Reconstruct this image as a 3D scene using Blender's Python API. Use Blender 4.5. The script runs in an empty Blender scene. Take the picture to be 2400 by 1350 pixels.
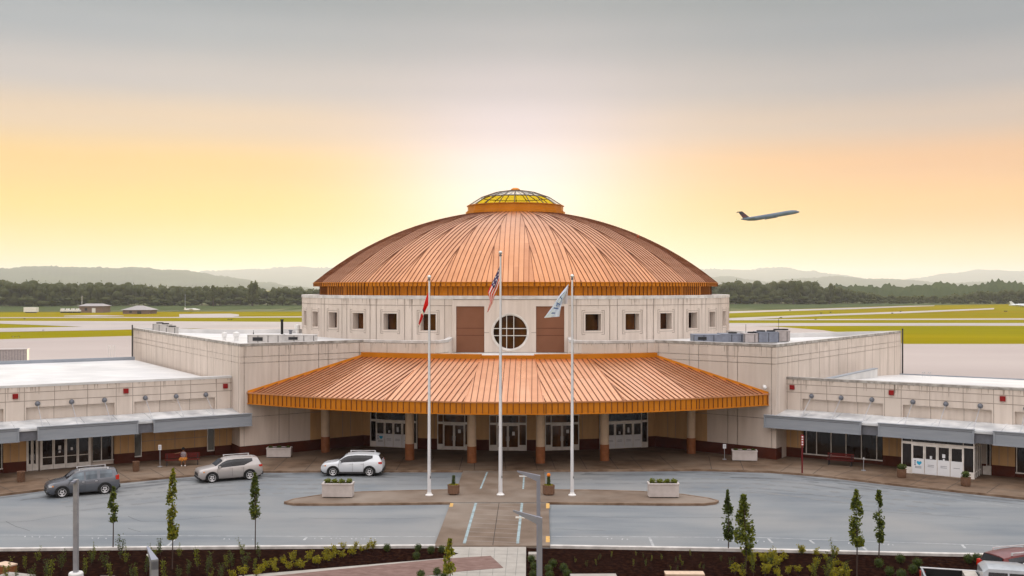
import bpy, bmesh, math, random
from mathutils import Vector, Matrix
from math import sin, cos, tan, pi, sqrt, radians, atan2
random.seed(7)
S = bpy.context.scene
COL = S.collection
# ---------------------------------------------------------------- camera
CAM = Vector((2.457, -122.68, 14.0)); FW = Vector((-.0232, .99973, 0)); RT = Vector((.99973, .0232, 0)); FOC = 2500.0
cd = bpy.data.cameras.new('camera'); cam = bpy.data.objects.new('camera', cd); COL.objects.link(cam)
cam.location = CAM; cam.rotation_euler = (pi/2, 0, atan2(.0232, .99973))
cd.sensor_width = 36; cd.lens = 36*FOC/2400; cd.clip_start = .5; cd.clip_end = 30000
S.camera = cam
# ---------------------------------------------------------------- sky, sun, exposure
SUN_EL = 4.2; SUN_DIR = Vector((-.019, 1, 0)).normalized()
sd = Vector((SUN_DIR.x*cos(radians(SUN_EL)), SUN_DIR.y*cos(radians(SUN_EL)), sin(radians(SUN_EL))))
W = bpy.data.worlds.new("World"); S.world = W; W.use_nodes = True
nt = W.node_tree; N = nt.nodes; L = nt.links
for n in list(N): N.remove(n)
def srgb(r, g, b, k=1.0):
    f = lambda c: ((c/255+.055)/1.055)**2.4 if c > 10 else c/255/12.92
    return (f(r)*k, f(g)*k, f(b)*k, 1)
out = N.new('ShaderNodeOutputWorld'); bg = N.new('ShaderNodeBackground'); L.new(bg.outputs[0], out.inputs[0])
tc = N.new('ShaderNodeTexCoord'); sep = N.new('ShaderNodeSeparateXYZ'); L.new(tc.outputs['Generated'], sep.inputs[0])
def M(op, a, b=None, c=None, clamp=False):
    n = N.new('ShaderNodeMath'); n.operation = op; n.use_clamp = clamp
    for i, v in enumerate((a, b, c)):
        if v is None: continue
        if isinstance(v, (int, float)): n.inputs[i].default_value = v
        else: L.new(v, n.inputs[i])
    return n.outputs[0]
def ramp(fac, stops, interp='EASE'):
    r = N.new('ShaderNodeValToRGB'); e = r.color_ramp.elements; r.color_ramp.interpolation = interp
    while len(e) < len(stops): e.new(.5)
    for i, (p, c) in enumerate(stops): e[i].position = p; e[i].color = c
    L.new(fac, r.inputs[0]); return r.outputs[0]
def mixc(f, a, b, typ='MIX'):
    n = N.new('ShaderNodeMix'); n.data_type = 'RGBA'; n.blend_type = typ
    if isinstance(f, (int, float)): n.inputs[0].default_value = f
    else: L.new(f, n.inputs[0])
    for i, v in ((6, a), (7, b)):
        if isinstance(v, tuple): n.inputs[i].default_value = v
        else: L.new(v, n.inputs[i])
    return n.outputs[2]
# soft uneven haze layers shift the sky bands a little
nz = N.new('ShaderNodeTexNoise'); nz.inputs['Scale'].default_value = 2.2; nz.inputs['Detail'].default_value = 3
mp = N.new('ShaderNodeMapping'); mp.inputs['Scale'].default_value = (1, 1, 5); L.new(tc.outputs['Generated'], mp.inputs[0]); L.new(mp.outputs[0], nz.inputs[0])
el = M('ADD', sep.outputs[2], M('MULTIPLY', M('SUBTRACT', nz.outputs[0], .5), .010))
el = M('MAXIMUM', el, 0.0)
SC = 2.4            # ramp 0..1 covers sin(elevation) 0..SC^-1
e1 = M('MULTIPLY', el, SC, clamp=True)
az = N.new('ShaderNodeVectorMath'); az.operation = 'DOT_PRODUCT'; L.new(tc.outputs['Generated'], az.inputs[0]); az.inputs[1].default_value = (SUN_DIR.y, -SUN_DIR.x, 0)  # right of the sun
azf = M('MULTIPLY', az.outputs['Value'], 1.0)
fwd = M('GREATER_THAN', sep.outputs[1], 0.0)
def P(y): return min(1, (675-y)/2500*SC/ sqrt(1+((675-y)/2500)**2))
side = ramp(e1, [(0, srgb(246,216,140)), (P(600), srgb(252,225,134)), (P(500), srgb(253,217,114)), (P(400), srgb(250,207,130)), (P(300), srgb(228,202,172)),
                 (P(210), srgb(199,191,186)), (P(90), srgb(171,175,178)), (P(0), srgb(152,160,165)), (.8, srgb(172,182,188)), (1, srgb(200,208,214))], 'EASE')
rightc = ramp(e1, [(0, srgb(244,206,150)), (P(600), srgb(252,215,142)), (P(500), srgb(252,197,122)), (P(400), srgb(239,187,137)), (P(300), srgb(205,184,168)),
                 (P(210), srgb(177,172,171)), (P(90), srgb(152,157,162)), (P(0), srgb(141,149,154)), (.8, srgb(168,178,186)), (1, srgb(200,208,214))], 'EASE')
cent = ramp(e1, [(0, srgb(252,240,205)), (P(560), srgb(255,246,216)), (P(470), srgb(255,244,232)), (P(390), srgb(244,232,231)), (P(290), srgb(219,208,213)),
                 (P(200), srgb(197,191,196)), (P(90), srgb(171,173,178)), (P(0), srgb(154,161,166)), (.8, srgb(174,183,190)), (1, srgb(200,208,214))], 'EASE')
rside = M('MULTIPLY_ADD', azf, 1.6, .45, clamp=True)
sides = mixc(rside, side, rightc)
g = M('POWER', 2.718, M('MULTIPLY', M('MULTIPLY', azf, azf), -72.0))
g = M('MULTIPLY', g, fwd)
sky = mixc(g, sides, cent)
cn = N.new('ShaderNodeTexNoise'); cn.inputs['Scale'].default_value = 5; cn.inputs['Detail'].default_value = 7; cn.inputs['Roughness'].default_value = .62
cm = N.new('ShaderNodeMapping'); cm.inputs['Scale'].default_value = (1, 1, 7); cm.inputs['Rotation'].default_value = (0, .12, 0); L.new(tc.outputs['Generated'], cm.inputs[0]); L.new(cm.outputs[0], cn.inputs[0])
cs = ramp(cn.outputs[0], [(.35, (.985, .988, .992, 1)), (.65, (1.012, 1.008, 1.0, 1))])
sky = mixc(1.0, sky, cs, 'MULTIPLY')
# unseen sky overhead and behind the camera brightened to light the front walls
up = M('MULTIPLY', M('SUBTRACT', sep.outputs[2], .28), 1/.5, clamp=True)
zen = mixc(up, sky, (2.15, 2.08, 2.10, 1))
back = M('MULTIPLY', M('MULTIPLY_ADD', sep.outputs[1], -1.0, -.05, clamp=True), 1.6, clamp=True)
zen = mixc(back, zen, mixc(up, (.92, .78, .72, 1), (2.5, 2.36, 2.34, 1)))
ns = N.new('ShaderNodeTexSky'); ns.sky_type = 'NISHITA'; ns.sun_disc = False; ns.sun_elevation = radians(SUN_EL); ns.sun_rotation = radians(-1.1)
ns.air_density = 1; ns.dust_density = 2
add = mixc(.0035, zen, ns.outputs[0], 'ADD')
L.new(add, bg.inputs[0]); bg.inputs[1].default_value = 1.0
sl = bpy.data.lights.new('sun', 'SUN'); sl.energy = 4.0; sl.angle = radians(.5); sl.color = (1, .78, .50)
so = bpy.data.objects.new('sun', sl); COL.objects.link(so); so.rotation_euler = sd.to_track_quat('Z', 'Y').to_euler(); so.location = (0, 60, 60)
S.view_settings.view_transform = 'Standard'; S.view_settings.look = 'None'; S.view_settings.exposure = 0; S.view_settings.gamma = 1
S.cycles.max_bounces = 7; S.cycles.transparent_max_bounces = 12; S.cycles.volume_bounces = 0; S.cycles.use_denoising = True
S.cycles.caustics_reflective = False; S.cycles.caustics_refractive = False
S.cycles.sample_clamp_indirect = 6
# ---------------------------------------------------------------- projection of photo rays onto real planes
def ray(px, py): return FW + RT*((px-1200)/FOC) + Vector((0, 0, -(py-675)/FOC))
def G(px, py, z=0.0):
    r = ray(px, py); t = (z-14.0)/r.z; return CAM + r*t
def AT(px, py, D): return CAM + ray(px, py)*D
class Fr:                       # wall frame: u along the wall, n outward
    def __init__(s, o, w, n): s.o = Vector((o[0], o[1], 0)); s.w = Vector((w[0], w[1], 0)).normalized(); s.n = Vector((n[0], n[1], 0)).normalized()
    def __call__(s, u, n, z): p = s.o + s.w*u + s.n*n; return (p.x, p.y, p.z+z)
    def hit(s, px, py=675, n=0.0):
        r = ray(px, py); o = s.o + s.n*n; t = (o-Vector((CAM.x, CAM.y, 0))).dot(s.n)/Vector((r.x, r.y, 0)).dot(s.n)
        p = CAM + r*t; return (Vector((p.x, p.y, 0))-s.o).dot(s.w), p.z
# ---------------------------------------------------------------- materials
MATS = {}
def mat(name, c, rough=.7, metal=0.0, c2=None, ns=3.0, nd=4, stretch=(1, 1, 1), bump=0.0, bs=20.0, spec=.2, c3=None, n3=.4, coat=0.0, amt=1.0):
    if name in MATS: return MATS[name]
    m = bpy.data.materials.new(name); m.use_nodes = True; t = m.node_tree; b = t.nodes['Principled BSDF']
    b.inputs['Roughness'].default_value = rough; b.inputs['Metallic'].default_value = metal; b.inputs['Specular IOR Level'].default_value = spec
    b.inputs['Coat Weight'].default_value = coat
    b.inputs['Base Color'].default_value = (*c, 1); m.diffuse_color = (*c, 1)
    if c2 is None: c2 = tuple(x*.8 for x in c)
    tcn = t.nodes.new('ShaderNodeTexCoord'); mpn = t.nodes.new('ShaderNodeMapping'); mpn.inputs['Scale'].default_value = stretch
    t.links.new(tcn.outputs['Object'], mpn.inputs[0])
    n = t.nodes.new('ShaderNodeTexNoise'); n.inputs['Scale'].default_value = ns; n.inputs['Detail'].default_value = nd; t.links.new(mpn.outputs[0], n.inputs[0])
    r = t.nodes.new('ShaderNodeValToRGB'); r.color_ramp.elements[0].position = .35; r.color_ramp.elements[1].position = .65
    r.color_ramp.elements[0].color = (*c2, 1); r.color_ramp.elements[1].color = (*c, 1); t.links.new(n.outputs[0], r.inputs[0])
    last = r.outputs[0]
    if c3:
        n2 = t.nodes.new('ShaderNodeTexNoise'); n2.inputs['Scale'].default_value = n3; n2.inputs['Detail'].default_value = 6; t.links.new(tcn.outputs['Object'], n2.inputs[0])
        r2 = t.nodes.new('ShaderNodeValToRGB'); r2.color_ramp.elements[0].position = .45; r2.color_ramp.elements[1].position = .7; t.links.new(n2.outputs[0], r2.inputs[0])
        mx = t.nodes.new('ShaderNodeMix'); mx.data_type = 'RGBA'; t.links.new(r2.outputs[0], mx.inputs[0]); t.links.new(last, mx.inputs[6]); mx.inputs[7].default_value = (*c3, 1)
        last = mx.outputs[2]
    t.links.new(last, b.inputs['Base Color'])
    if bump:
        n4 = t.nodes.new('ShaderNodeTexNoise'); n4.inputs['Scale'].default_value = bs; n4.inputs['Detail'].default_value = 4; t.links.new(mpn.outputs[0], n4.inputs[0])
        bp = t.nodes.new('ShaderNodeBump'); bp.inputs['Strength'].default_value = bump; bp.inputs['Distance'].default_value = .05
        t.links.new(n4.outputs[0], bp.inputs['Height']); t.links.new(bp.outputs[0], b.inputs['Normal'])
    MATS[name] = m; return m
wallm = mat('cream_precast', (.64, .56, .495), .75, c2=(.55, .475, .415), ns=1.1, stretch=(2.2, 2.2, .22), bump=.15, bs=14, c3=(.56, .49, .43), n3=.25)
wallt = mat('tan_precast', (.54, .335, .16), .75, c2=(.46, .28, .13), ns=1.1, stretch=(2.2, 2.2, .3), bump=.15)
jointm = mat('joint_brown', (.32, .27, .23), .9)  # soft brown of the panel joint lines
capm = mat('pale_coping', (.62, .60, .58), .5, c2=(.45, .43, .41), ns=1.4, nd=6)
stain = mat('weathered_coping', (.42, .40, .37), .7, c2=(.22, .20, .18), ns=2.0, nd=8)
brown = mat('red_brown_base', (.085, .020, .009), .8, c2=(.062, .014, .007), ns=1.2, bump=.1)
brownp = mat('brown_panel', (.20, .083, .044), .7, c2=(.18, .075, .039), ns=.5)
copper = mat('copper_roof', (.49, .23, .115), .36, .74, c2=(.44, .20, .095), ns=.9, nd=6, stretch=(1, 1, 1), c3=(.54, .27, .145), n3=.15)
copperc = mat('canopy_copper', (.68, .325, .165), .28, .74, c2=(.60, .27, .13), ns=.9, nd=6, c3=(.70, .36, .205), n3=.15)
cvar = [mat('copper_roof_dull', (.46, .215, .112), .40, .72, c2=(.42, .19, .095), ns=.9, nd=6), mat('copper_roof_bright', (.53, .245, .12), .33, .74, c2=(.49, .22, .105), ns=.9, nd=6)]
ccvar = [mat('canopy_copper_dull', (.64, .30, .155), .32, .72, c2=(.59, .265, .13), ns=.9, nd=6), mat('canopy_copper_bright', (.71, .34, .17), .25, .76, c2=(.66, .305, .145), ns=.9, nd=6)]
copperd = mat('copper_seam', (.19, .065, .022), .5, .5, c2=(.15, .05, .018))  # shaded sides of the seams put into this darker copper colour
coppero = mat('copper_fascia', (.60, .212, .014), .42, .4, c2=(.53, .18, .011), ns=.7)
membr = mat('white_roof_membrane', (.66, .655, .645), .45, c2=(.55, .55, .55), ns=.35, nd=6, stretch=(1, 3, 1), c3=(.48, .48, .475), n3=.18, spec=.4)
wetm = mat('puddled_membrane', (.70, .72, .73), .22, c2=(.50, .53, .55), ns=.9, nd=6, stretch=(1, 1, 1), c3=(.36, .38, .40), n3=.6, spec=.7)
greym = mat('grey_metal', (.30, .33, .37), .45, .2, c2=(.27, .30, .34), ns=.6, stretch=(1, 1, 8))
greyd = mat('dark_grey_metal', (.17, .18, .21), .5, .3, c2=(.14, .15, .17))
whitem = mat('white_paint', (.75, .75, .74), .4, c2=(.68, .68, .67), ns=2)
framem = mat('white_aluminium', (.76, .73, .69), .4, .1, c2=(.6, .57, .53), ns=2)
galv = mat('galvanised_steel', (.42, .43, .46), .4, .5, c2=(.36, .37, .40), ns=3)
redm = mat('red_enamel', (.28, .012, .012), .4, c2=(.2, .01, .01), ns=5)
black = mat('black_rubber', (.018, .018, .018), .8, c2=(.012, .012, .012))
darkp = mat('black_plastic', (.03, .03, .032), .5, c2=(.024, .024, .026))
def glassm(name, c, c2, ns=.8, rough=.06, spec=.6, stretch=(1, 1, .3)):
    return mat(name, c, rough, 0, c2=c2, ns=ns, nd=2, stretch=stretch, spec=spec)
dglass = glassm('dark_window_glass', (.012, .008, .007), (.022, .012, .008), spec=.45)
bglass = glassm('brown_window_glass', (.016, .005, .003), (.11, .04, .010), .7, spec=.2)
wglass = glassm('warm_door_glass', (.014, .007, .005), (.16, .065, .018), .9, spec=.4, stretch=(1.5, 1.5, .25))
cglass = glassm('car_glass', (.008, .009, .012), (.018, .02, .026), .9, .03, .5)
paper = mat('white_film', (.72, .74, .77), .5, c2=(.66, .68, .71), ns=1)
asph = mat('asphalt', (.20, .214, .221), .7, c2=(.135, .153, .170), ns=.5, nd=10, stretch=(.25, 1, 1), bump=.25, bs=60, c3=(.225, .225, .22), n3=.09, spec=.25)
conc = mat('sidewalk_concrete', (.16, .105, .068), .8, c2=(.09, .056, .034), ns=.8, nd=8, bump=.2, bs=40, c3=(.20, .15, .11), n3=.15, spec=.2)
kerbm = mat('kerb_concrete', (.24, .17, .12), .8, c2=(.13, .08, .05), ns=1.2, nd=8)
concl = mat('pale_concrete', (.36, .335, .30), .75, c2=(.30, .28, .25), ns=1.2, nd=6)
slabm = mat('crosswalk_concrete', (.165, .12, .088), .75, c2=(.12, .085, .06), ns=.7, nd=8, bump=.2, c3=(.225, .185, .15), n3=.2)
apron = mat('apron_concrete', (.35, .30, .285), .7, c2=(.31, .265, .25), ns=.03, nd=8, stretch=(.5, 1, 1), c3=(.38, .33, .31), n3=.01)
taxim = mat('taxiway_concrete', (.36, .325, .315), .7, c2=(.30, .27, .265), ns=.02, nd=8)
grass = mat('grass_field', (.245, .205, .002), .95, c2=(.16, .15, .002), ns=.02, nd=8, stretch=(.3, 1.5, 1), c3=(.235, .165, .002), n3=.006, spec=0)
grassg = mat('green_grass', (.055, .075, .018), .9, c2=(.042, .06, .014), ns=.02, nd=6, spec=.1)
mulch = mat('dark_mulch', (.013, .005, .004), .95, c2=(.007, .0035, .003), ns=9, nd=8, bump=1.0, bs=14, c3=(.032, .014, .008), n3=4, spec=0)
brickp = mat('brick_paving', (.21, .135, .115), .8, c2=(.13, .075, .062), ns=6, nd=6, stretch=(.35, 1.6, 1), bump=.3)
hillm = mat('wooded_hill', (.045, .062, .018), .95, c2=(.02, .034, .010), ns=.005, nd=10, spec=0)
bluep = mat('blue_paint', (.29, .38, .41), .8, c2=(.20, .24, .24), ns=2, nd=8)
whitel = mat('worn_white_paint', (.42, .43, .435), .7, c2=(.25, .257, .262), ns=3, nd=8)
yellowp = mat('yellow_paint', (.60, .36, .10), .7, c2=(.42, .25, .09), ns=4, nd=6)
woodm = mat('warm_wood', (.28, .10, .035), .6, c2=(.18, .06, .022), ns=6, stretch=(.3, 1, 3))
woodt = mat('pale_wood_top', (.60, .45, .33), .6, c2=(.50, .37, .27), ns=5)
terra = mat('exposed_aggregate_brown', (.20, .115, .07), .8, c2=(.13, .07, .045), ns=14, nd=4, bump=.3)
bark = mat('bark', (.075, .05, .04), .9, c2=(.05, .035, .028), ns=8, stretch=(1, 1, .2))
def leafm(name, c, c2, tr=.35):
    m = mat(name, c, .6, c2=c2, ns=3.5, nd=3, spec=.25); t = m.node_tree
    b = t.nodes['Principled BSDF']; o = t.nodes['Material Output']; tr_ = t.nodes.new('ShaderNodeBsdfTranslucent'); mx = t.nodes.new('ShaderNodeMixShader')
    mx.inputs[0].default_value = tr; tr_.inputs[0].default_value = (c[0]*1.6, c[1]*1.5, c[2], 1)
    t.links.new(b.outputs[0], mx.inputs[1]); t.links.new(tr_.outputs[0], mx.inputs[2]); t.links.new(mx.outputs[0], o.inputs[0]); return m
leafd = leafm('dark_leaf', (.085, .115, .022), (.022, .036, .010))
leafg = leafm('green_leaf', (.17, .19, .018), (.05, .07, .010))
leafy = leafm('yellow_leaf', (.33, .29, .015), (.11, .12, .012))
leaft = leafm('wood_leaf', (.075, .088, .004), (.016, .024, .003), .35)
# ---------------------------------------------------------------- mesh builder
class MB:
    def __init__(s): s.v = []; s.f = []; s.m = []
    def q(s, *pts, mi=0):
        i = len(s.v); s.v += [tuple(p) for p in pts]; s.f.append(tuple(range(i, i+len(pts)))); s.m.append(mi); return s
    def box(s, x0, x1, y0, y1, z0, z1, mi=0, F=None, skip=''):
        c = [(x, y, z) for z in (z0, z1) for y in (y0, y1) for x in (x0, x1)]
        if F: c = [F(*p) for p in c]
        i = len(s.v); s.v += [tuple(p) for p in c]
        for k, fc in (('b', (0, 2, 3, 1)), ('t', (4, 5, 7, 6)), ('f', (0, 1, 5, 4)), ('k', (2, 6, 7, 3)), ('l', (0, 4, 6, 2)), ('r', (1, 3, 7, 5))):
            if k not in skip: s.f.append(tuple(i+j for j in fc)); s.m.append(mi)
        return s
    def prism(s, poly, z0, z1, mi=0, mt=None, bot=True):
        n = len(poly); i = len(s.v); s.v += [(p[0], p[1], z0) for p in poly] + [(p[0], p[1], z1) for p in poly]
        for k in range(n): j = (k+1) % n; s.f.append((i+k, i+j, i+n+j, i+n+k)); s.m.append(mi)
        s.f.append(tuple(i+n+k for k in range(n))); s.m.append(mi if mt is None else mt)
        if bot: s.f.append(tuple(i+k for k in reversed(range(n)))); s.m.append(mi)
        return s
    def tube(s, p0, p1, r0, r1=None, n=8, mi=0, cap=True):
        if r1 is None: r1 = r0
        p0 = Vector(p0); p1 = Vector(p1); d = (p1-p0).normalized(); a = d.orthogonal().normalized(); b = d.cross(a); i = len(s.v)
        for p, r in ((p0, r0), (p1, r1)):
            for k in range(n): t = 2*pi*k/n; s.v.append(tuple(p + a*(r*cos(t)) + b*(r*sin(t))))
        for k in range(n): j = (k+1) % n; s.f.append((i+k, i+j, i+n+j, i+n+k)); s.m.append(mi)
        if cap: s.f.append(tuple(i+k for k in reversed(range(n)))); s.m.append(mi); s.f.append(tuple(i+n+k for k in range(n))); s.m.append(mi)
        return s
    def path(s, pts, r, n=8, mi=0):
        for a, b in zip(pts[:-1], pts[1:]): s.tube(a, b, r, r, n, mi)
        return s
    def lathe(s, prof, n=24, c=(0, 0), mi=0, a0=0.0, a1=2*pi, close=True):
        i = len(s.v); full = abs(a1-a0-2*pi) < 1e-6; cols = n if full else n+1
        for (r, z) in prof:
            for k in range(cols): t = a0+(a1-a0)*k/n; s.v.append((c[0]+r*cos(t), c[1]+r*sin(t), z))
        for j in range(len(prof)-1):
            for k in range(n):
                k2 = (k+1) % cols; s.f.append((i+j*cols+k, i+j*cols+k2, i+(j+1)*cols+k2, i+(j+1)*cols+k)); s.m.append(mi)
        return s
    def sph(s, c, r, n=10, m=7, mi=0, sc=(1, 1, 1)):
        i = len(s.v)
        for j in range(m+1):
            ph = pi*j/m
            for k in range(n): t = 2*pi*k/n; s.v.append((c[0]+r*sc[0]*sin(ph)*cos(t), c[1]+r*sc[1]*sin(ph)*sin(t), c[2]+r*sc[2]*cos(ph)))
        for j in range(m):
            for k in range(n): k2 = (k+1) % n; s.f.append((i+j*n+k, i+(j+1)*n+k, i+(j+1)*n+k2, i+j*n+k2)); s.m.append(mi)
        return s
    def leaf(s, p, r, mi=0):
        a = Vector((random.gauss(0, 1), random.gauss(0, 1), random.gauss(0, 1))).normalized(); b = a.orthogonal().normalized(); t = random.uniform(0, 6.28)
        c = a.cross(b); u = (b*cos(t)+c*sin(t))*r; v = (c*cos(t)-b*sin(t))*r*.55; p = Vector(p)
        s.q(p-u, p-v, p+u, p+v, mi=mi)
    def build(s, name, mats, parent=None, smooth=False, origin=None, fix=True, loc=None, rz=0):
        if not isinstance(mats, (list, tuple)): mats = [mats]
        me = bpy.data.meshes.new(name); o0 = Vector(origin) if origin is not None else Vector((0, 0, 0))
        me.from_pydata([tuple(Vector(p)-o0) for p in s.v], [], s.f); me.polygons.foreach_set('material_index', s.m)
        for m in mats: me.materials.append(m)
        if fix and len(s.f) < 60000:
            bm = bmesh.new(); bm.from_mesh(me); bmesh.ops.remove_doubles(bm, verts=bm.verts, dist=1e-5); bmesh.ops.recalc_face_normals(bm, faces=bm.faces); bm.to_mesh(me); bm.free()
        if smooth: me.shade_smooth(); 
        if smooth == 'auto': me.set_sharp_from_angle(angle=radians(35))
        me.update(); o = bpy.data.objects.new(name, me); COL.objects.link(o)
        if origin is not None: o.location = o0
        if loc is not None: o.location = loc
        if rz: o.rotation_euler.z = rz
        if parent: o.parent = parent; 
        if parent and origin is None and loc is None: pass
        return o
def tag(o, label=None, cat=None, group=None, kind=None):
    if label: o['label'] = label
    if cat: o['category'] = cat
    if group: o['group'] = group
    if kind: o['kind'] = kind
    return o
def empty(name, loc=(0, 0, 0), rz=0, label=None, cat=None, group=None):
    o = bpy.data.objects.new(name, None); COL.objects.link(o); o.location = loc; o.rotation_euler.z = rz; o.empty_display_size = .3
    return tag(o, label, cat, group)
def dup(root, loc, rz=None, label=None, group=None):
    def cp(o, par):
        c = o.copy(); COL.objects.link(c); c.parent = par
        for k in kids.get(o, []): cp(k, c)
        return c
    kids = {}
    for o in bpy.data.objects:
        if o.parent: kids.setdefault(o.parent, []).append(o)
    r = cp(root, None); r.location = loc
    if rz is not None: r.rotation_euler.z = rz
    return tag(r, label, None, group)
def offs(poly, d):              # inward miter offset of a CCW polygon
    out_ = []; n = len(poly)
    for i in range(n):
        a = Vector(poly[i-1]); b = Vector(poly[i]); c = Vector(poly[(i+1) % n])
        e1_ = (b-a).normalized(); e2_ = (c-b).normalized(); n1 = Vector((-e1_.y, e1_.x)); n2 = Vector((-e2_.y, e2_.x))
        m = (n1+n2); m = m/max(.3, (1+n1.dot(n2))); out_.append(tuple(b+m*d))
    return out_
def flat(name, pts, z, m, kind='structure', **kw):
    o = MB().q(*[(p[0], p[1], z) for p in pts]).build(name, m, fix=False)
    if o.data.polygons[0].normal.z < 0: o.data.flip_normals()
    return tag(o, kind=kind, **kw)
def strip(name, line, w, z, m, h=0.0):   # ribbon along a polyline
    mb = MB(); L_, R_ = [], []; n = len(line)
    for i, p in enumerate(line):
        p = Vector((p[0], p[1])); a = Vector(line[max(0, i-1)][:2]); b = Vector(line[min(n-1, i+1)][:2]); d = (b-a).normalized(); nn = Vector((-d.y, d.x))
        L_.append(p+nn*w/2); R_.append(p-nn*w/2)
    for i in range(n-1):
        if h: mb.prism([L_[i], R_[i], R_[i+1], L_[i+1]], z, z+h)
        else: mb.q((*L_[i], z), (*R_[i], z), (*R_[i+1], z), (*L_[i+1], z))
    return mb
# ================================================================ GROUND AND AIRFIELD
flat('ground', [(-9000, -400), (9000, -400), (9000, 18000), (-9000, 18000)], -.06, grass)
def band(name, rows, z, m):     # rows: list of (px, y_far, y_near)
    far = [G(a, b) for a, b, c in rows]; near = [G(a, c) for a, b, c in rows]
    mb = MB()
    for i in range(len(rows)-1): mb.q((far[i].x, far[i].y, z), (near[i].x, near[i].y, z), (near[i+1].x, near[i+1].y, z), (far[i+1].x, far[i+1].y, z))
    o = mb.build(name, m, fix=False)
    if o.data.polygons[0].normal.z < 0: o.data.flip_normals()
    return tag(o, kind='structure')
band('green_grass_belt', [(-900, 700, 731), (0, 700, 731), (800, 700, 730), (1709, 700, 729), (1900, 700, 723), (2120, 700, 716), (2400, 700, 712.5), (3300, 700, 708)], -.02, grassg)
apr = [(-900, 800, 1040), (0, 795, 1040), (313, 787, 1040), (420, 772, 1040), (540, 766.5, 1040), (700, 765, 1040), (1709, 763, 1040), (1814, 765, 1040), (1930, 774, 1040), (2060, 792, 1040), (2120, 806, 1040), (2400, 806, 1040), (3300, 808, 1040)]
band('apron', apr, -.01, apron)
band('runway', [(-900, 751, 757), (0, 752, 758.5), (230, 752.5, 767), (420, 753, 770), (620, 754, 767), (900, 756, 766), (1709, 757, 764), (2400, 757, 763.5), (3300, 757, 763)], .0, taxim)
band('taxiway', [(-900, 772, 782), (0, 769, 778), (237, 765, 774), (420, 762, 770)], .01, taxim)
band('taxiway', [(-900, 743, 745), (0, 743.5, 745.5), (400, 743, 745), (700, 741.5, 744), (1200, 741, 744)], .0, taxim)
band('access_road', [(150, 740, 741.5), (230, 738.5, 742), (290, 740, 741)], .01, taxim)
band('taxiway', [(420, 736, 743), (540, 735, 743), (560, 737, 741)], .012, taxim)
band('taxiway', [(1500, 735, 739), (1709, 730, 734), (1850, 725.5, 729), (2000, 721, 724.5), (2120, 717, 719.5), (2190, 715.8, 717)], .0, taxim)
band('taxiway', [(1500, 748, 753), (1709, 745.5, 750.5), (1930, 736.5, 740.5), (2120, 730, 734), (2330, 722, 725)], .005, taxim)
band('taxiway', [(1500, 748.5, 751), (1850, 748, 750.5), (2400, 746, 749.5), (3300, 744, 748)], .009, taxim)
# ================================================================ HILLS, WOODS
def hill(name, D0, depth, prof, jag, step, seed):
    D0 *= 2.5; depth *= 2.5
    rnd = random.Random(seed); mb = MB(); xs = []; px = prof[0][0]
    while px <= prof[-1][0]: xs.append(px); px += step
    def H(px):
        for (a, ya), (b, yb) in zip(prof[:-1], prof[1:]):
            if a <= px <= b: t = (px-a)/(b-a); t = t*t*(3-2*t); return ya+(yb-ya)*t
        return prof[-1][1]
    ridge = []; base_z = []; ph = [rnd.uniform(0, 6) for _ in range(6)]
    for px in xs:
        y = H(px) - jag*(.5*sin(px*.11+ph[0])+.5*sin(px*.043+ph[1])) - rnd.uniform(-1, 1)*jag*.8
        ridge.append(AT(px, y, D0+depth*.45)); base_z.append(AT(px, H(px), D0+depth*.45).z)
    rows = 6
    grid = []
    for j in range(rows+1):
        t = j/rows; row = []
        for i, px in enumerate(xs):
            p = ridge[i]; base = AT(px, 675, D0); back = AT(px, 675, D0+depth)
            hh = base_z[i]*sin(t*pi/2)**.9 + (rnd.uniform(-1, 1)*3 + 5*sin(px*.05+j*2.1) if 0 < j < rows else 0)
            if j == 0: row.append((base.x, base.y, -1))
            else: row.append((base.x+(p.x-base.x)*t, base.y+(p.y-base.y)*t, hh if j < rows else p.z))
        grid.append(row)
    grid.append([(AT(px, 675, D0+depth).x, AT(px, 675, D0+depth).y, -1) for px in xs])
    n = len(xs); mb.v = [p for r in grid for p in r]
    for j in range(len(grid)-1):
        for i in range(n-1): mb.f.append((j*n+i, j*n+i+1, (j+1)*n+i+1, (j+1)*n+i)); mb.m.append(0)
    return tag(mb.build(name, hillm, fix=False, smooth=True), kind='structure')
hill('hills', 2300, 1200, [(-900, 640), (-300, 622), (0, 629), (60, 626), (130, 623), (190, 628), (300, 627), (420, 633), (470, 640), (520, 648), (620, 662), (700, 672), (760, 680)], 2.0, 4, 1)
hill('far_hills', 4300, 1800, [(350, 650), (440, 640), (520, 634), (600, 631), (700, 625), (760, 628), (900, 640), (1200, 660), (1500, 645), (1640, 631), (1740, 632), (1830, 627), (1900, 635), (1960, 644), (2060, 655), (2150, 668)], 2.2, 4, 2)
hill('far_hills', 4100, 1500, [(560, 668), (620, 655), (680, 650), (740, 652), (800, 664)], 1.4, 5, 8)
hill('far_hills', 4700, 1800, [(2080, 662), (2150, 652), (2220, 641), (2290, 633), (2400, 635), (2700, 628), (3300, 640)], 1.4, 5, 3)
hill('hills', 2900, 1000, [(1560, 670), (1640, 652), (1700, 648), (1800, 660), (1880, 652), (1960, 648), (2060, 654), (2140, 656), (2210, 666), (2290, 660), (2380, 662), (2500, 650), (3300, 640)], 1.6, 4, 4)
hill('hills', 500, 160, [(1500, 690), (1850, 684), (1950, 676), (2030, 672), (2100, 676), (2180, 668), (2260, 672), (2330, 664), (2400, 668), (2700, 655), (3300, 650)], 2.2, 5, 5)
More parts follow.
